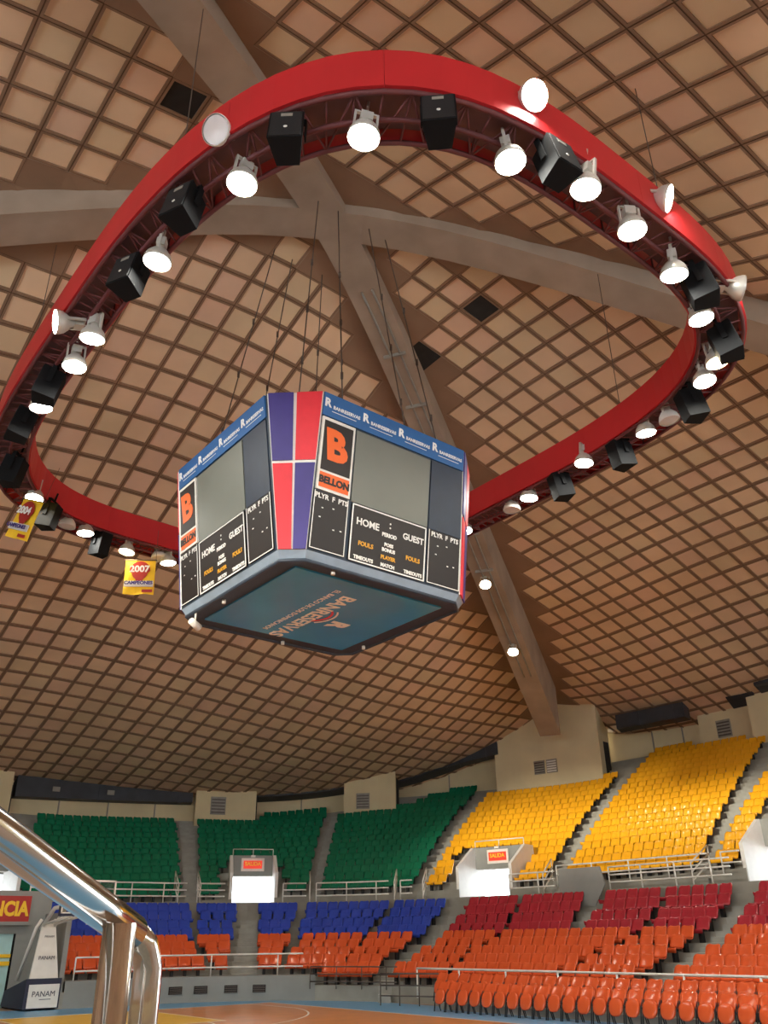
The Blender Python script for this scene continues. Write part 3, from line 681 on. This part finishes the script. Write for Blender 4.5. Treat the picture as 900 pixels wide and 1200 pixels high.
# faces: each face is built in its own frame (x to the reader's right, y up, z outwards)
def face_frame(k):
    # k = 0 front (-Y), 1 (+X), 2 (+Y), 3 (-X)
    hb, ht = ((2.75, 3.25) if k in (0, 2) else (2.8, 3.3))
    s = (ht-hb)/H; L = math.sqrt(1+s*s)
    M = Matrix.Rotation(k*PI/2, 4, 'Z') @ Matrix(((1,0,0,0),(0,-s/L,-1/L,-hb),(0,1/L,-s/L,0),(0,0,0,1)))
    return M, L
def rect(mb, x0, x1, y0, y1, z0, z1, m=0): mb.box(x0, x1, y0, y1, z0, z1, m)
side = ['facing the handrail', 'facing the yellow stand', 'facing away', 'facing the basket']
for k in range(4):
    M, L = face_frame(k); Y = lambda z: (z-9.8)*L
    def part(nm, x0, x1, z0, z1, t, m, parent=sb):
        mb = MB(); rect(mb, x0, x1, Y(z0), Y(z1), .0, t); o = mb.build(nm, m, parent)
        o.matrix_local = M if parent is sb else Matrix.Identity(4); return o
    ban = part('sponsor_banner', -2.27, 2.27, 13.16, 13.76, .04, M_sbblue)
    I = lambda x, z, d=.045: Matrix.Translation((x, Y(z), d))
    for q in range(4):
        x = -1.72+q*1.13
        text('bank_lettering', 'BANRESERVAS', .125, M_txt, ban, I(x+.13, 13.43), bold=.003)
        text('bank_emblem', 'R', .3, M_txt, ban, I(x-.43, 13.5), bold=.012)
        m2 = MB(); rect(m2, x-.3, x+.42, Y(13.31), Y(13.325), .04, .046); m2.build('underline', M_txt, ban)
    ad = part('store_advert', -2.25, -1.3, 11.28, 13.12, .05, M_white)
    m2 = MB(); rect(m2, -2.19, -1.36, Y(11.78), Y(13.04), .05, .058); m2.build('advert_field', M_digit, ad)
    m2 = MB(); rect(m2, -2.19, -1.36, Y(11.35), Y(11.72), .05, .058); m2.build('advert_strip', M_orange, ad)
    text('advert_emblem', 'B', 1.05, M_orange, ad, I(-1.77, 12.42, .062), bold=.05, shear=-.12)
    text('store_lettering', 'BELLON', .235, M_digit, ad, I(-1.775, 11.535, .062), bold=.012)
    part('video_screen', -1.24, 1.12, 11.26, 13.1, .03, M_screen)
    part('dark_panel', 1.17, 2.25, 11.26, 13.12, .03, M_navy)
    for x0, x1 in ((-2.27, -1.32), (1.18, 2.25)):
        pp = part('player_panel', x0, x1, 9.86, 11.24, .04, M_digit)
        m2 = MB(); e = .02
        for r_ in ((x0,x0+e,9.86,11.24),(x1-e,x1,9.86,11.24),(x0,x1,9.86,9.86+e)): rect(m2, r_[0], r_[1], Y(r_[2]), Y(r_[3]), .04, .048)
        m2.build('white_border', M_txt, pp)
        text('column_lettering', 'PLYR  F  PTS', .17, M_txt, pp, I((x0+x1)/2, 11.13), bold=.004)
        for dx, dz in ((-.25, 10.85), (.05, 10.9), (-.3, 10.62), (.1, 10.4), (.3, 10.42)):
            m2 = MB(); rect(m2, (x0+x1)/2+dx, (x0+x1)/2+dx+.05, Y(dz), Y(dz+.025), .04, .046); m2.build('digit_mark', M_txt, pp)
    ce = part('game_panel', -1.2, 1.08, 9.84, 11.22, .05, M_digit)
    m2 = MB(); e = .03
    for r_ in ((-1.2,-1.2+e,9.84,11.22),(1.08-e,1.08,9.84,11.22),(-1.2,1.08,9.84,9.84+e),(-1.2,1.08,11.22-e,11.22)): rect(m2, r_[0], r_[1], Y(r_[2]), Y(r_[3]), .05, .062)
    m2.build('white_border', M_txt, ce)
    for s_, x, z, sz, mm in (('HOME', -.72, 10.82, .24, M_txt), ('GUEST', .68, 10.82, .22, M_txt), (':', -.05, 10.98, .3, M_txt), ('PERIOD', -.06, 10.7, .13, M_txt), ('POSS', -.06, 10.46, .12, M_txt), ('BONUS', -.06, 10.33, .12, M_txt), ('PLAYER', -.06, 10.14, .13, M_txty), ('FOULS', -.74, 10.3, .15, M_txty), ('FOULS', .7, 10.3, .15, M_txty), ('TIMEOUTS', -.78, 9.95, .12, M_txt), ('MATCH', -.06, 9.95, .12, M_txt), ('TIMEOUTS', .72, 9.95, .12, M_txt)):
        text('score_lettering', s_, sz, mm, ce, I(x, z, .054), bold=.005)
# flag corner panels
for k, i0 in enumerate((7, 1, 3, 5)):
    i1 = (i0+1) % 8
    A, B, Cc, D = b0[i0], b0[i1], b1[i1], b1[i0]
    nn = (B-A).cross(D-A).normalized()
    def q(u, v, off=.03): return (A.lerp(B, u)).lerp(D.lerp(Cc, u), v)+nn*off
    fl = MB(); fl.hexa([q(0,0,0), q(0,0,.025), q(1,0,.025), q(1,0,0), q(0,1,0), q(0,1,.025), q(1,1,.025), q(1,1,0)]); fo = fl.build('flag_panel', M_white, sb)
    for u0, u1, v0, v1, m, nm in ((0.02,.47,.55,1,M_purple,'blue_quarter'),(.53,.98,.55,1,M_fred,'red_quarter'),(0.02,.47,0,.53,M_fred,'red_quarter'),(.53,.98,0,.53,M_purple,'blue_quarter')):
        m2 = MB(); m2.hexa([q(u0,v0,.02), q(u0,v0,.06), q(u1,v0,.06), q(u1,v0,.02), q(u0,v1,.02), q(u0,v1,.06), q(u1,v1,.06), q(u1,v1,.02)]); m2.build(nm, m, fo)
for x, y in ((-2.4,-2.3),(2.4,-2.3),(2.4,2.3),(-2.4,2.3),(-1.1,-2.4),(1.1,-2.4),(1.1,2.4),(-1.1,2.4)):
    mb = MB(); mb.tube([(x,y,H), (x*.55,y*.55,12.6)], .018, 5); 
    for z in (5.5, 7.5, 9.5): mb.tube([(x*(1-.45*(z-H)/8.65), y*(1-.45*(z-H)/8.65), z), (x*(1-.45*(z-H)/8.65), y*(1-.45*(z-H)/8.65), z+.2)], .04, 6)
    mb.build('hanger_cable', M_cable, sb)
for x, y in ((-2.5, .6), (.4, 2.5), (-1.4, -2.5), (2.5, 1.5)):
    mb = MB(); mb.tube([(x,y,-.2),(x,y,-.3)], .05, 8); mb.build('eye_bolt', M_white, sb)
cc = thing('security_camera', 'small white security camera hanging under the far corner of the scoreboard', 'camera', (-2.75, 1.75, 9.62), (0, 0, .4))
mb = MB(); mb.tube([(0,0,0),(0,0,-.3)], .025, 6); mb.build('mount_stem', M_white, cc)
mb = MB(); mb.tube([(-.16,0,-.3),(.16,0,-.4)], [.085,.1], 10); mb.build('camera_body', M_white, cc)
# ------------------------------------------------------------------ seats
def seat_parts():
    W = .25
    prof = [(-.47,.27,.86),(-.485,.38,.95),(-.46,.43,1),(-.32,.415,1),(-.16,.40,1),(-.08,.43,1),(-.045,.5,1),(.0,.6,1),(.055,.71,.98),(.1,.77,.88),(.125,.8,.6)]
    def grid(rows, nx=6):
        mb = MB(); n = len(rows); cols = nx+1
        for side in (0, 1):
            for i, (y, z, w) in enumerate(rows):
                a = rows[max(i-1, 0)]; b = rows[min(i+1, n-1)]
                ty, tz = b[0]-a[0], b[1]-a[1]; l = math.hypot(ty, tz) or 1; ny, nz = -tz/l, ty/l
                for j in range(cols):
                    u = j/nx*2-1; dish = .03*(1-u*u)
                    off = -dish-(.022 if side else 0)
                    mb.v.append((u*W*w, y+ny*off, z+nz*off))
        for i in range(n-1):
            for j in range(nx):
                p = i*cols+j; mb.face((p, p+1, p+cols+1, p+cols), 0, True)
                q = n*cols+p; mb.face((q, q+cols, q+cols+1, q+1), 0, True)
        o = n*cols
        for i in range(n-1):
            p = i*cols; mb.face((p, p+cols, o+p+cols, o+p)); p += nx; mb.face((p, o+p, o+p+cols, p+cols))
        for j in range(nx):
            mb.face((j, o+j, o+j+1, j+1)); p = (n-1)*cols+j; mb.face((p, p+1, o+p+1, o+p))
        return mb
    return grid(prof[:6]), grid(prof[5:]), grid(prof)
pan_mb, back_mb, shell_mb = seat_parts()
def leg_mb():
    mb = MB(); mb.box(-.05,.05,-.3,-.1,0,.36); mb.box(-.2,.2,-.3,-.12,.33,.37); return mb
me_seat = {}
def base_seat(col, parts):
    nm = col+'_stadium_seat'
    if parts:
        t = bpy.data.objects.new(nm, None); C.objects.link(t)
        pan_mb.build('seat_pan', M_seat[col], t); back_mb.build('backrest', M_seat[col], t); leg_mb().build('pedestal', M_leg, t)
        return t
    mb = MB(); mb.v = list(shell_mb.v); mb.f = list(shell_mb.f); mb.m = list(shell_mb.m); mb.sm = list(shell_mb.sm)
    mb.box(-.05,.05,-.3,-.1,0,.36,1); mb.box(-.2,.2,-.3,-.12,.33,.37,1)
    return mb.build(nm, [M_seat[col], M_leg])
BL = dict(E0='block behind the basket', E1='narrow block before the first exit stairs', E2='narrow block after the first exit stairs', E3='wide block at the rounded end', E4='block beside the corner stairs',
          R1='block below the second exit', R1b='block left of the grey panel stairs', R2='block right of the grey panel', R2b='block before the side stairs', R3='block past the side stairs',
          G0='far left upper block', G1='middle upper block', G2='wide upper block', Y1='upper block over the second exit', Y2='large upper block', Y3='upper block at the right edge', M0='upper block over the tunnel sign')
SEATS = {}
GAP = .52
for bl, rows in ROWS.items():
    for k, a0, a1 in rows:
        low = bl[0] in 'ER'; d = .8*k if low else dU(k)
        n = 60; P = [cr(a1+(a0-a1)*i/n, d) for i in range(n+1)]; az = [a1+(a0-a1)*i/n for i in range(n+1)]
        cum = [0.0]
        for p, q in zip(P, P[1:]): cum.append(cum[-1]+math.hypot(q[0]-p[0], q[1]-p[1]))
        cnt = max(1, int(cum[-1]/GAP+.35)); step = cum[-1]/cnt if cum[-1]/cnt < .62 else GAP
        col = ('orange' if k < 5 else ('blue' if bl[0] == 'E' else 'red')) if low else {'G': 'green', 'Y': 'yellow', 'M': 'red'}[bl[0]]
        placed = []
        for i in range(cnt):
            a = interp((i+.5)*step*.985+(.13 if k % 2 else -.08)*step, cum, az)
            if not low and any(p[0]-1.25 < a < p[1]+1.25 and k < 4 for p in PORT.values()): continue
            if not low and k < 5 and any(p[0]-.4 < a < p[1]+.4 for p in PORT.values()): continue
            x, y = cr(a, d); zt = (LZ[k] if low else zu(k, a))-.8
            kk = k-5 if (low and k >= 5) else (k if bl[0] != 'E' or bl == 'E3' else k-1)
            if col == 'orange' and bl == 'E3': kk = k
            hidden = (bl == 'G0' and a > 81.2-(12-k)*.55) or (bl == 'E0' and a > 88.6)
            placed.append((math.hypot(x-CAM.x, y-CAM.y), x, y, zt, nrm(a, d)-PI/2, bl, kk, 0, hidden))
        for i, p in enumerate(placed):      # counted from the end of the row that can be seen
            SEATS.setdefault(col, []).append(p[:7]+((len(placed)-1-i) if bl in ('E0', 'G0', 'M0') else i, p[8]))
RN = {'orange': 'orange', 'blue': 'blue', 'red': 'maroon', 'green': 'green', 'yellow': 'yellow'}
for col, L in SEATS.items():
    L.sort(key=lambda s: (s[8], s[0]))
    ind = [s for s in L if not s[8]][:300]; rest = [s for s in L if s not in ind]
    proto = base_seat(col, col == 'orange')
    for q, s in enumerate(ind):
        o = proto if q == 0 else copy_tree(proto)
        o.location = s[1:4]; o.rotation_euler = (0, 0, s[4])
        tag(o, f'{RN[col]} seat, {ordn(s[6]+1)} row up, {ordn(s[7]+1)} from {"right" if s[5] in ("E0", "G0", "M0") else "left"}, {BL[s[5]]}', 'seat', f'{RN[col]} stadium seats')
    if rest:
        mb = MB(); src = base_seat(col, False); me = src.data
        vs = [v.co.copy() for v in me.vertices]; fs = [(tuple(p.vertices), p.material_index, p.use_smooth) for p in me.polygons]
        bpy.data.objects.remove(src)
        for s in rest:
            M = Matrix.Translation(s[1:4]) @ Matrix.Rotation(s[4], 4, 'Z'); n0 = len(mb.v)
            mb.v += [tuple(M @ v) for v in vs]
            for f, m, sm in fs: mb.face([n0+i for i in f], m, sm)
        o = mb.build(col+'_seat_rows', [M_seat[col], M_leg]); o['kind'] = 'stuff'
        tag(o, f'the upper rows of {col} stadium seats, too far and many to count', 'seats')
# folding chairs on the court floor
def court_chair():
    t = bpy.data.objects.new('court_side_chair', None); C.objects.link(t)
    mb = MB(); n = 20
    def disc(y, s): return [(.215*s*math.copysign(abs(math.cos(a))**.8, math.cos(a)), y+.06*math.sin(a)*s, .42+.215*s*math.copysign(abs(math.sin(a))**.8, math.sin(a))) for a in [2*PI*i/n for i in range(n)]]
    rings = [disc(-.13, .3), disc(-.155, .3), disc(-.15, .8), disc(-.135, .97), disc(-.105, 1), disc(-.075, .95)]
    n0 = 0
    for r_ in rings[1:]: mb.v += r_
    for i in range(len(rings)-2):
        for j in range(n): mb.face((i*n+j, i*n+(j+1) % n, (i+1)*n+(j+1) % n, (i+1)*n+j), 0, True)
    mb.face([j for j in range(n-1, -1, -1)], 0, True); mb.face([(len(rings)-2)*n+j for j in range(n)])
    mb.build('seat_pan', M_seat['orange'], t)
    b = MB(); b.v = list(back_mb.v); b.f = list(back_mb.f); b.m = list(back_mb.m); b.sm = list(back_mb.sm)
    o = b.build('backrest', M_seat['orange'], t); o.location = (0, .02, .04)
    for s in (-1, 1):
        mb = MB(); mb.tube([(s*.235,-.16,0),(s*.235,-.08,.45),(s*.235,.03,.62)], .018, 6); mb.tube([(s*.235,.12,0),(s*.235,-.04,.44)], .016, 6); mb.build('leg', M_leg, t)
    return t
cp = court_chair(); first = True
mb = MB(); mb.box(9.45, 10.3, -9.5, 6.6, 0, .2); struct(mb.build('floor_court_side_riser', M_conc))
for rw, (X, y0, zz, cnt) in enumerate(((8.95, 5.95, 0, 26), (9.9, 7.05, .2, 27))):
    for i in range(cnt):
        o = cp if first else copy_tree(cp); first = False
        o.location = (X, y0-.53*i, zz); o.rotation_euler = (0, 0, -PI/2)
        tag(o, f'orange folding chair on the court edge, {"front" if rw == 0 else "second"} row, {ordn(i+1)} from left', 'chair', 'orange folding chairs along the court')

# ------------------------------------------------------------------ railings
def railing(name, label, pts, levels, r=.028, post=1.6, material=None, zfun=None, group=None):
    t = thing(name, label, 'railing', pts[0], group=group)
    o0 = Vector(pts[0]); P = [Vector(p)-o0 for p in pts]
    for i, h in enumerate(levels):
        mb = MB(); mb.tube([p+Vector((0,0,h)) for p in P], r, 6); mb.build('top_rail' if i == len(levels)-1 else 'lower_rail', material or M_rail, t)
    acc = 0; nxt = 0; q = [P[0]]
    for a, b in zip(P, P[1:]):
        l = (b-a).length
        while nxt <= acc+l+1e-6:
            u = (nxt-acc)/l if l else 0; c = a.lerp(b, u); mb = MB(); mb.tube([c, c+Vector((0,0,levels[-1]))], r*.95, 6); mb.build('post', material or M_rail, t); nxt += post
        acc += l
    return t
def curve_pts(a0, a1, d, z, n=12): return [P3(a1+(a0-a1)*i/n, d, z) for i in range(n+1)]
railing('walkway_railing', 'steel railing above the red tunnel sign', curve_pts(91.2, 97, 6.9, 3.75, 5), (.28, .56, .86), .032, 1.5, group='steel railings along the upper walkway')
MR = 'steel railings along the upper walkway'
for a0, a1, lab in ((70.2, 86.8, 'steel railing along the walkway before the far left green block'), (66.0, 69.0, 'short steel railing left of the first exit'), (57.0, 59.6, 'short steel railing right of the first exit'), (47.6, 55.9, 'steel railing along the walkway before the wide green block'), (26.6, 32.6, 'steel railing between the second exit and the grey panel'), (3.6, 19.3, 'long steel railing before the large yellow block'), (44.8, 46.2, 'very short steel railing at the head of the corner stairs')):
    railing('walkway_railing', lab, curve_pts(a0, a1, 7.15, 3.75), (.28, .56, .86), .032, 1.55, group=MR)
for a0, a1, lab in ((8.4, 27.5, 'steel railing right in front of the large yellow rows'), (4.6, 6.8, 'steel railing before the yellow rows at the right edge')):
    railing('walkway_railing', lab, curve_pts(a0, a1, 8.75, 4.1), (.45, .85), .032, 1.9, group=MR)
# sloping stair handrails at the foot of the upper aisles
def slope_rail(lab, az, d0, z0, d1, z1, nm='stair_handrail'):
    t = thing(nm, lab, 'railing', P3(az, d0, z0-.9), group='sloping handrails of the upper aisles'); o0 = Vector(P3(az, d0, z0-.9))
    a, b = Vector(P3(az, d0, z0))-o0, Vector(P3(az, d1, z1))-o0
    for nmx, dz in (('top_rail', 0), ('middle_rail', -.32), ('lower_rail', -.62)):
        mb = MB(); mb.tube([a+Vector((0,0,dz)), b+Vector((0,0,dz))], .033, 6); mb.build(nmx, M_rail, t)
    for p in (a, b): mb = MB(); mb.tube([p+Vector((0,0,-.92)), p], .026, 6); mb.build('post', M_rail, t)
for az, lab in ((71.0, 'sloping handrail at the foot of the far green aisle'), (68.6, 'sloping handrail at the foot of the far green aisle, on the exit side'), (56.6, 'sloping handrail at the foot of the aisle between green blocks'), (47.0, 'sloping handrail at the end of the wide green block'), (43.6, 'sloping handrail at the foot of the green and yellow boundary aisle'), (28.4, 'sloping handrail at the foot of the aisle between yellow blocks'), (8.9, 'sloping handrail at the foot of the last yellow aisle')):
    slope_rail(lab, az, 7.5, 4.55, 9.3, 5.3)
FR = 'low rails along the front of the lower stand'
railing('front_railing', 'polished steel rail on the grey parapet before the end seats', curve_pts(57.5, 86.5, -.45, .86, 16), (.3, .74), .03, 2.6, group=FR)
railing('front_railing', 'dull steel rail with close posts at the rounded corner wall', curve_pts(44.0, 56.5, -.75, .4, 8), (.25, .5, .75), .022, 1.1, M_dksteel, group=FR)
railing('front_railing', 'long shiny rail running behind the orange court chairs', [(10.5, 9.0-.9*i, .2) for i in range(20)], (.92,), .034, 2.2, group=FR)
railing('front_railing', 'dark railing with posts at the end of the court chairs', [(9.3+.25*i, 9.6-.55*i, 0) for i in range(5)], (.3, .62, .98), .024, .75, M_dksteel, group=FR)
# grey panel standing on the stairs
mb = MB(); a0, a1 = 20.4, 25.5
pb = [Vector(P3(a, 6.55, z)) for a, z in ((24.9, 3.15), (20.9, 3.15), (19.3, 3.95), (19.8, 4.62), (25.4, 4.62), (25.6, 3.9))]
an = nrm(23, 6.6); mb.prism(pb, (.07*math.cos(an), .07*math.sin(an), 0))
tag(mb.build('grey_board', M_cwall), 'plain grey board closing the stairs between the maroon blocks', 'board')

# ------------------------------------------------------------------ tunnel under the end stand
mb = MB()
mb.box(-6.5, -1.62, 19.45, 19.7, 0, 3.9); mb.box(-.5, .68, 19.45, 19.7, 0, 3.9); mb.box(-1.62, -.5, 19.45, 19.7, 2.42, 3.9)
mb.box(.5, .68, 17.0, 19.45, 0, 3.1); mb.box(-7.5, .68, 19.7, 25, 3.6, 3.75)
struct(mb.build('wall_tunnel', M_cwall))
d1 = MB(); d1.box(-1.62, -.5, 19.55, 19.6, 0, 2.42, 0); d1.box(-1.62, -.5, 19.5, 19.55, 1.36, 1.5, 1); d1.box(-1.62, -.5, 19.5, 19.55, 1.62, 1.74, 1)
d1.box(-.56, -.5, 19.47, 19.6, 0, 2.42, 2); struct(d1.build('door_5', [M_glass, M_signyel, M_black]))
t = thing('tunnel_sign', 'red sign with yellow capitals over the tunnel door', 'sign', (-1.4, 19.4, 3.27))
mb = MB(); mb.box(-1.3, 1.24, -.06, .04, -.44, .45); mb.build('sign_board', M_signred, t)
mb = MB(); mb.box(-1.3, 1.3, -.2, .04, -.56, -.44); mb.build('lower_ledge', M_cwall, t)
F = Matrix(((1,0,0,0),(0,0,-1,-.07),(0,1,0,0),(0,0,0,1)))
text('lettering', 'NCIA', .68, M_signyel, t, Matrix.Translation((.5, 0, -.02)) @ F, bold=.03, width=.82)
# maroon seats and rails of the upper stand beyond the tunnel
# ------------------------------------------------------------------ basketball stand
bk = thing('basketball_stand', 'portable basketball stand with dark padded base, white arms and glass backboard', 'basketball hoop', (-.06, 16.85, 0))
mb = MB(); mb.hexa([(-.62,.0,.05),(.62,.0,.05),(.62,2.5,.05),(-.62,2.5,.05),(-.62,.0,.98),(.62,.0,.98),(.62,2.3,.55),(-.62,2.3,.55)]); mb.build('base_padding', M_navypad, bk)
mb = MB(); mb.box(-.5,.56,-.03,.01,.08,.8); fp = mb.build('front_panel', M_white, bk)
FM = Matrix(((1,0,0,0),(0,0,-1,-.035),(0,1,0,0),(0,0,0,1)))
text('sponsor_lettering', 'PANAM', .24, M_navypad, fp, Matrix.Translation((.03,0,.5)) @ FM)
m2 = MB(); m2.box(-.1,.3,-.036,-.03,.33,.35); m2.build('underline', M_navypad, fp)
mb = MB(); mb.hexa([(-.5,.08,.98),(.5,.08,.98),(.46,.3,.98),(-.46,.3,.98),(-.3,.2,2.72),(.18,.2,2.72),(.16,.32,2.72),(-.28,.32,2.72)]); cv = mb.build('mast_cover', M_white, bk)
for z, sz in ((1.62, .17), (2.3, .1)): text('sponsor_lettering', 'PANAM', sz, M_navypad, cv, Matrix.Translation((-.02, .04+.06*(z-.98), z)) @ FM)
for s in (-1, 1):
    mb = MB(); mb.tube([(s*.42-.2,1.1,.9),(s*.3-.15,.35,2.6),(s*.25-.1,.2,2.85)], .06, 8); mb.build('rear_strut', M_white, bk)
    mb = MB(); mb.tube([(s*.2-.05,.4,2.55),(s*.2-.02,-.6,3.2),(s*.2,-3.1,3.32)], .07, 8); mb.build('upper_arm', M_white, bk)
    mb = MB(); mb.tube([(s*.18-.05,.2,2.7),(s*.18,-1.4,2.85),(s*.2,-3.1,3.0)], .05, 8); mb.build('lower_arm', M_white, bk)
BY = -3.2
mb = MB(); mb.box(-.88,.88,BY-.015,BY+.015,2.97,3.98); 
bdg = mb.build('backboard_glass', M_boardglass, bk)
mb = MB()
for r_ in ((-.9,.9,3.95,4.0),(-.9,-.85,2.95,4.0),(.85,.9,2.95,4.0),(-.9,.9,2.95,3.0)): mb.box(r_[0], r_[1], BY-.03, BY+.03, r_[2], r_[3])
for r_ in ((-.3,.3,3.5,3.55),(-.3,-.25,3.08,3.55),(.25,.3,3.08,3.55),(-.3,.3,3.08,3.13)): mb.box(r_[0], r_[1], BY-.022, BY-.016, r_[2], r_[3])
mb.build('backboard_frame', M_white, bk)
mb = MB(); mb.box(-.93,.93,BY-.04,BY+.04,2.88,2.96); mb.box(-.95,-.9,BY-.04,BY+.04,2.88,3.3); mb.box(.9,.95,BY-.04,BY+.04,2.88,3.3); mb.build('edge_padding', M_navypad, bk)
mb = MB(); mb.tube([(.225*math.cos(a), BY-.4+.225*math.sin(a), 3.05) for a in [2*PI*i/24 for i in range(24)]], .012, 6, close=True); mb.box(-.08,.08,BY-.18,BY-.02,3.0,3.06); rim = mb.build('rim', M_orange, bk)
mb = MB()
for i in range(12):
    a = 2*PI*i/12
    for sgn in (1, -1): mb.tube([(.22*math.cos(a), BY-.4+.22*math.sin(a), 3.04), (.16*math.cos(a+sgn*.3), BY-.4+.16*math.sin(a+sgn*.3), 2.82), (.12*math.cos(a+sgn*.6), BY-.4+.12*math.sin(a+sgn*.6), 2.62)], .006, 4)
mb.build('net', M_white, rim)

# ------------------------------------------------------------------ near stair handrail
hr = thing('stair_handrail', 'thick polished steel handrail sloping down close to the viewer', 'railing', (-11.38, -15.99, 0))
O = Vector((-11.38, -15.99, 0))
A, B = Vector((-11.3229,-15.9513,2.2150))-O, Vector((-11.0120,-15.7191,2.0944))-O
far = A+(A-B)*2.2
mb = MB(); bend = [B+(A-B).normalized()*.06, B+(A-B).normalized()*.02+Vector((0,0,-.006)), B+Vector((0,0,-.03)), B+Vector((0,0,-.08)), Vector((B.x,B.y,.5))]
mb.tube([far, A, B+(A-B)*.4]+bend[:1], .0245, 20); mb.build('top_tube', M_chrome, hr)
mb = MB(); mb.tube(bend, .0215, 16); mb.build('end_tube', M_chrome, hr)
pc = Vector((-11.1060,-15.8207,2.1230))-O
mb = MB(); mb.tube([Vector((pc.x,pc.y,.9)), pc], .0225, 20); mb.build('post', M_chrome, hr)
mb = MB(); mb.lathe([(.06,.9),(.06,.915),(.026,.93)], 16, 0, Matrix.Translation((pc.x,pc.y,0))); mb.build('base_flange', M_chrome, hr)
# concrete landing and steps that carry the handrail
mb = MB(); mb.box(-15, -11.0, -20, -15.75, 0, .9)
for i in range(5): mb.box(-11.0+.3*i, -10.7+.3*i, -20, -15.75, 0, .9-.15*(i+1))
struct(mb.build('floor_near_landing', M_conc))
mb = MB(); mb.box(-11.1, -10.95, -15.75, -15.55, 0, .6); struct(mb.build('floor_rail_plinth', M_conc))

# ------------------------------------------------------------------ light
w = bpy.data.worlds.new('sky'); S.world = w; w.use_nodes = True
bg = w.node_tree.nodes['Background']; bg.inputs['Color'].default_value = (.86, .94, 1, 1); bg.inputs['Strength'].default_value = 4.0
sl = bpy.data.lights.new('low_sun', 'SUN'); sl.energy = 1.7; sl.angle = R(5); sl.color = (1, .9, .72)
so = bpy.data.objects.new('low_sun', sl); C.objects.link(so)
so.rotation_mode = 'QUATERNION'; so.rotation_quaternion = Vector((math.cos(R(14)), math.sin(R(14)), -.03)).to_track_quat('-Z', 'Y')
S.view_settings.view_transform = 'Standard'; S.view_settings.look = 'None'; S.view_settings.gamma = 1; S.view_settings.use_curve_mapping = False
S.view_settings.exposure = 1.15
S.cycles.max_bounces = 8; S.cycles.diffuse_bounces = 5; S.cycles.glossy_bounces = 4; S.cycles.use_denoising = True
S.cycles.sample_clamp_indirect = 6
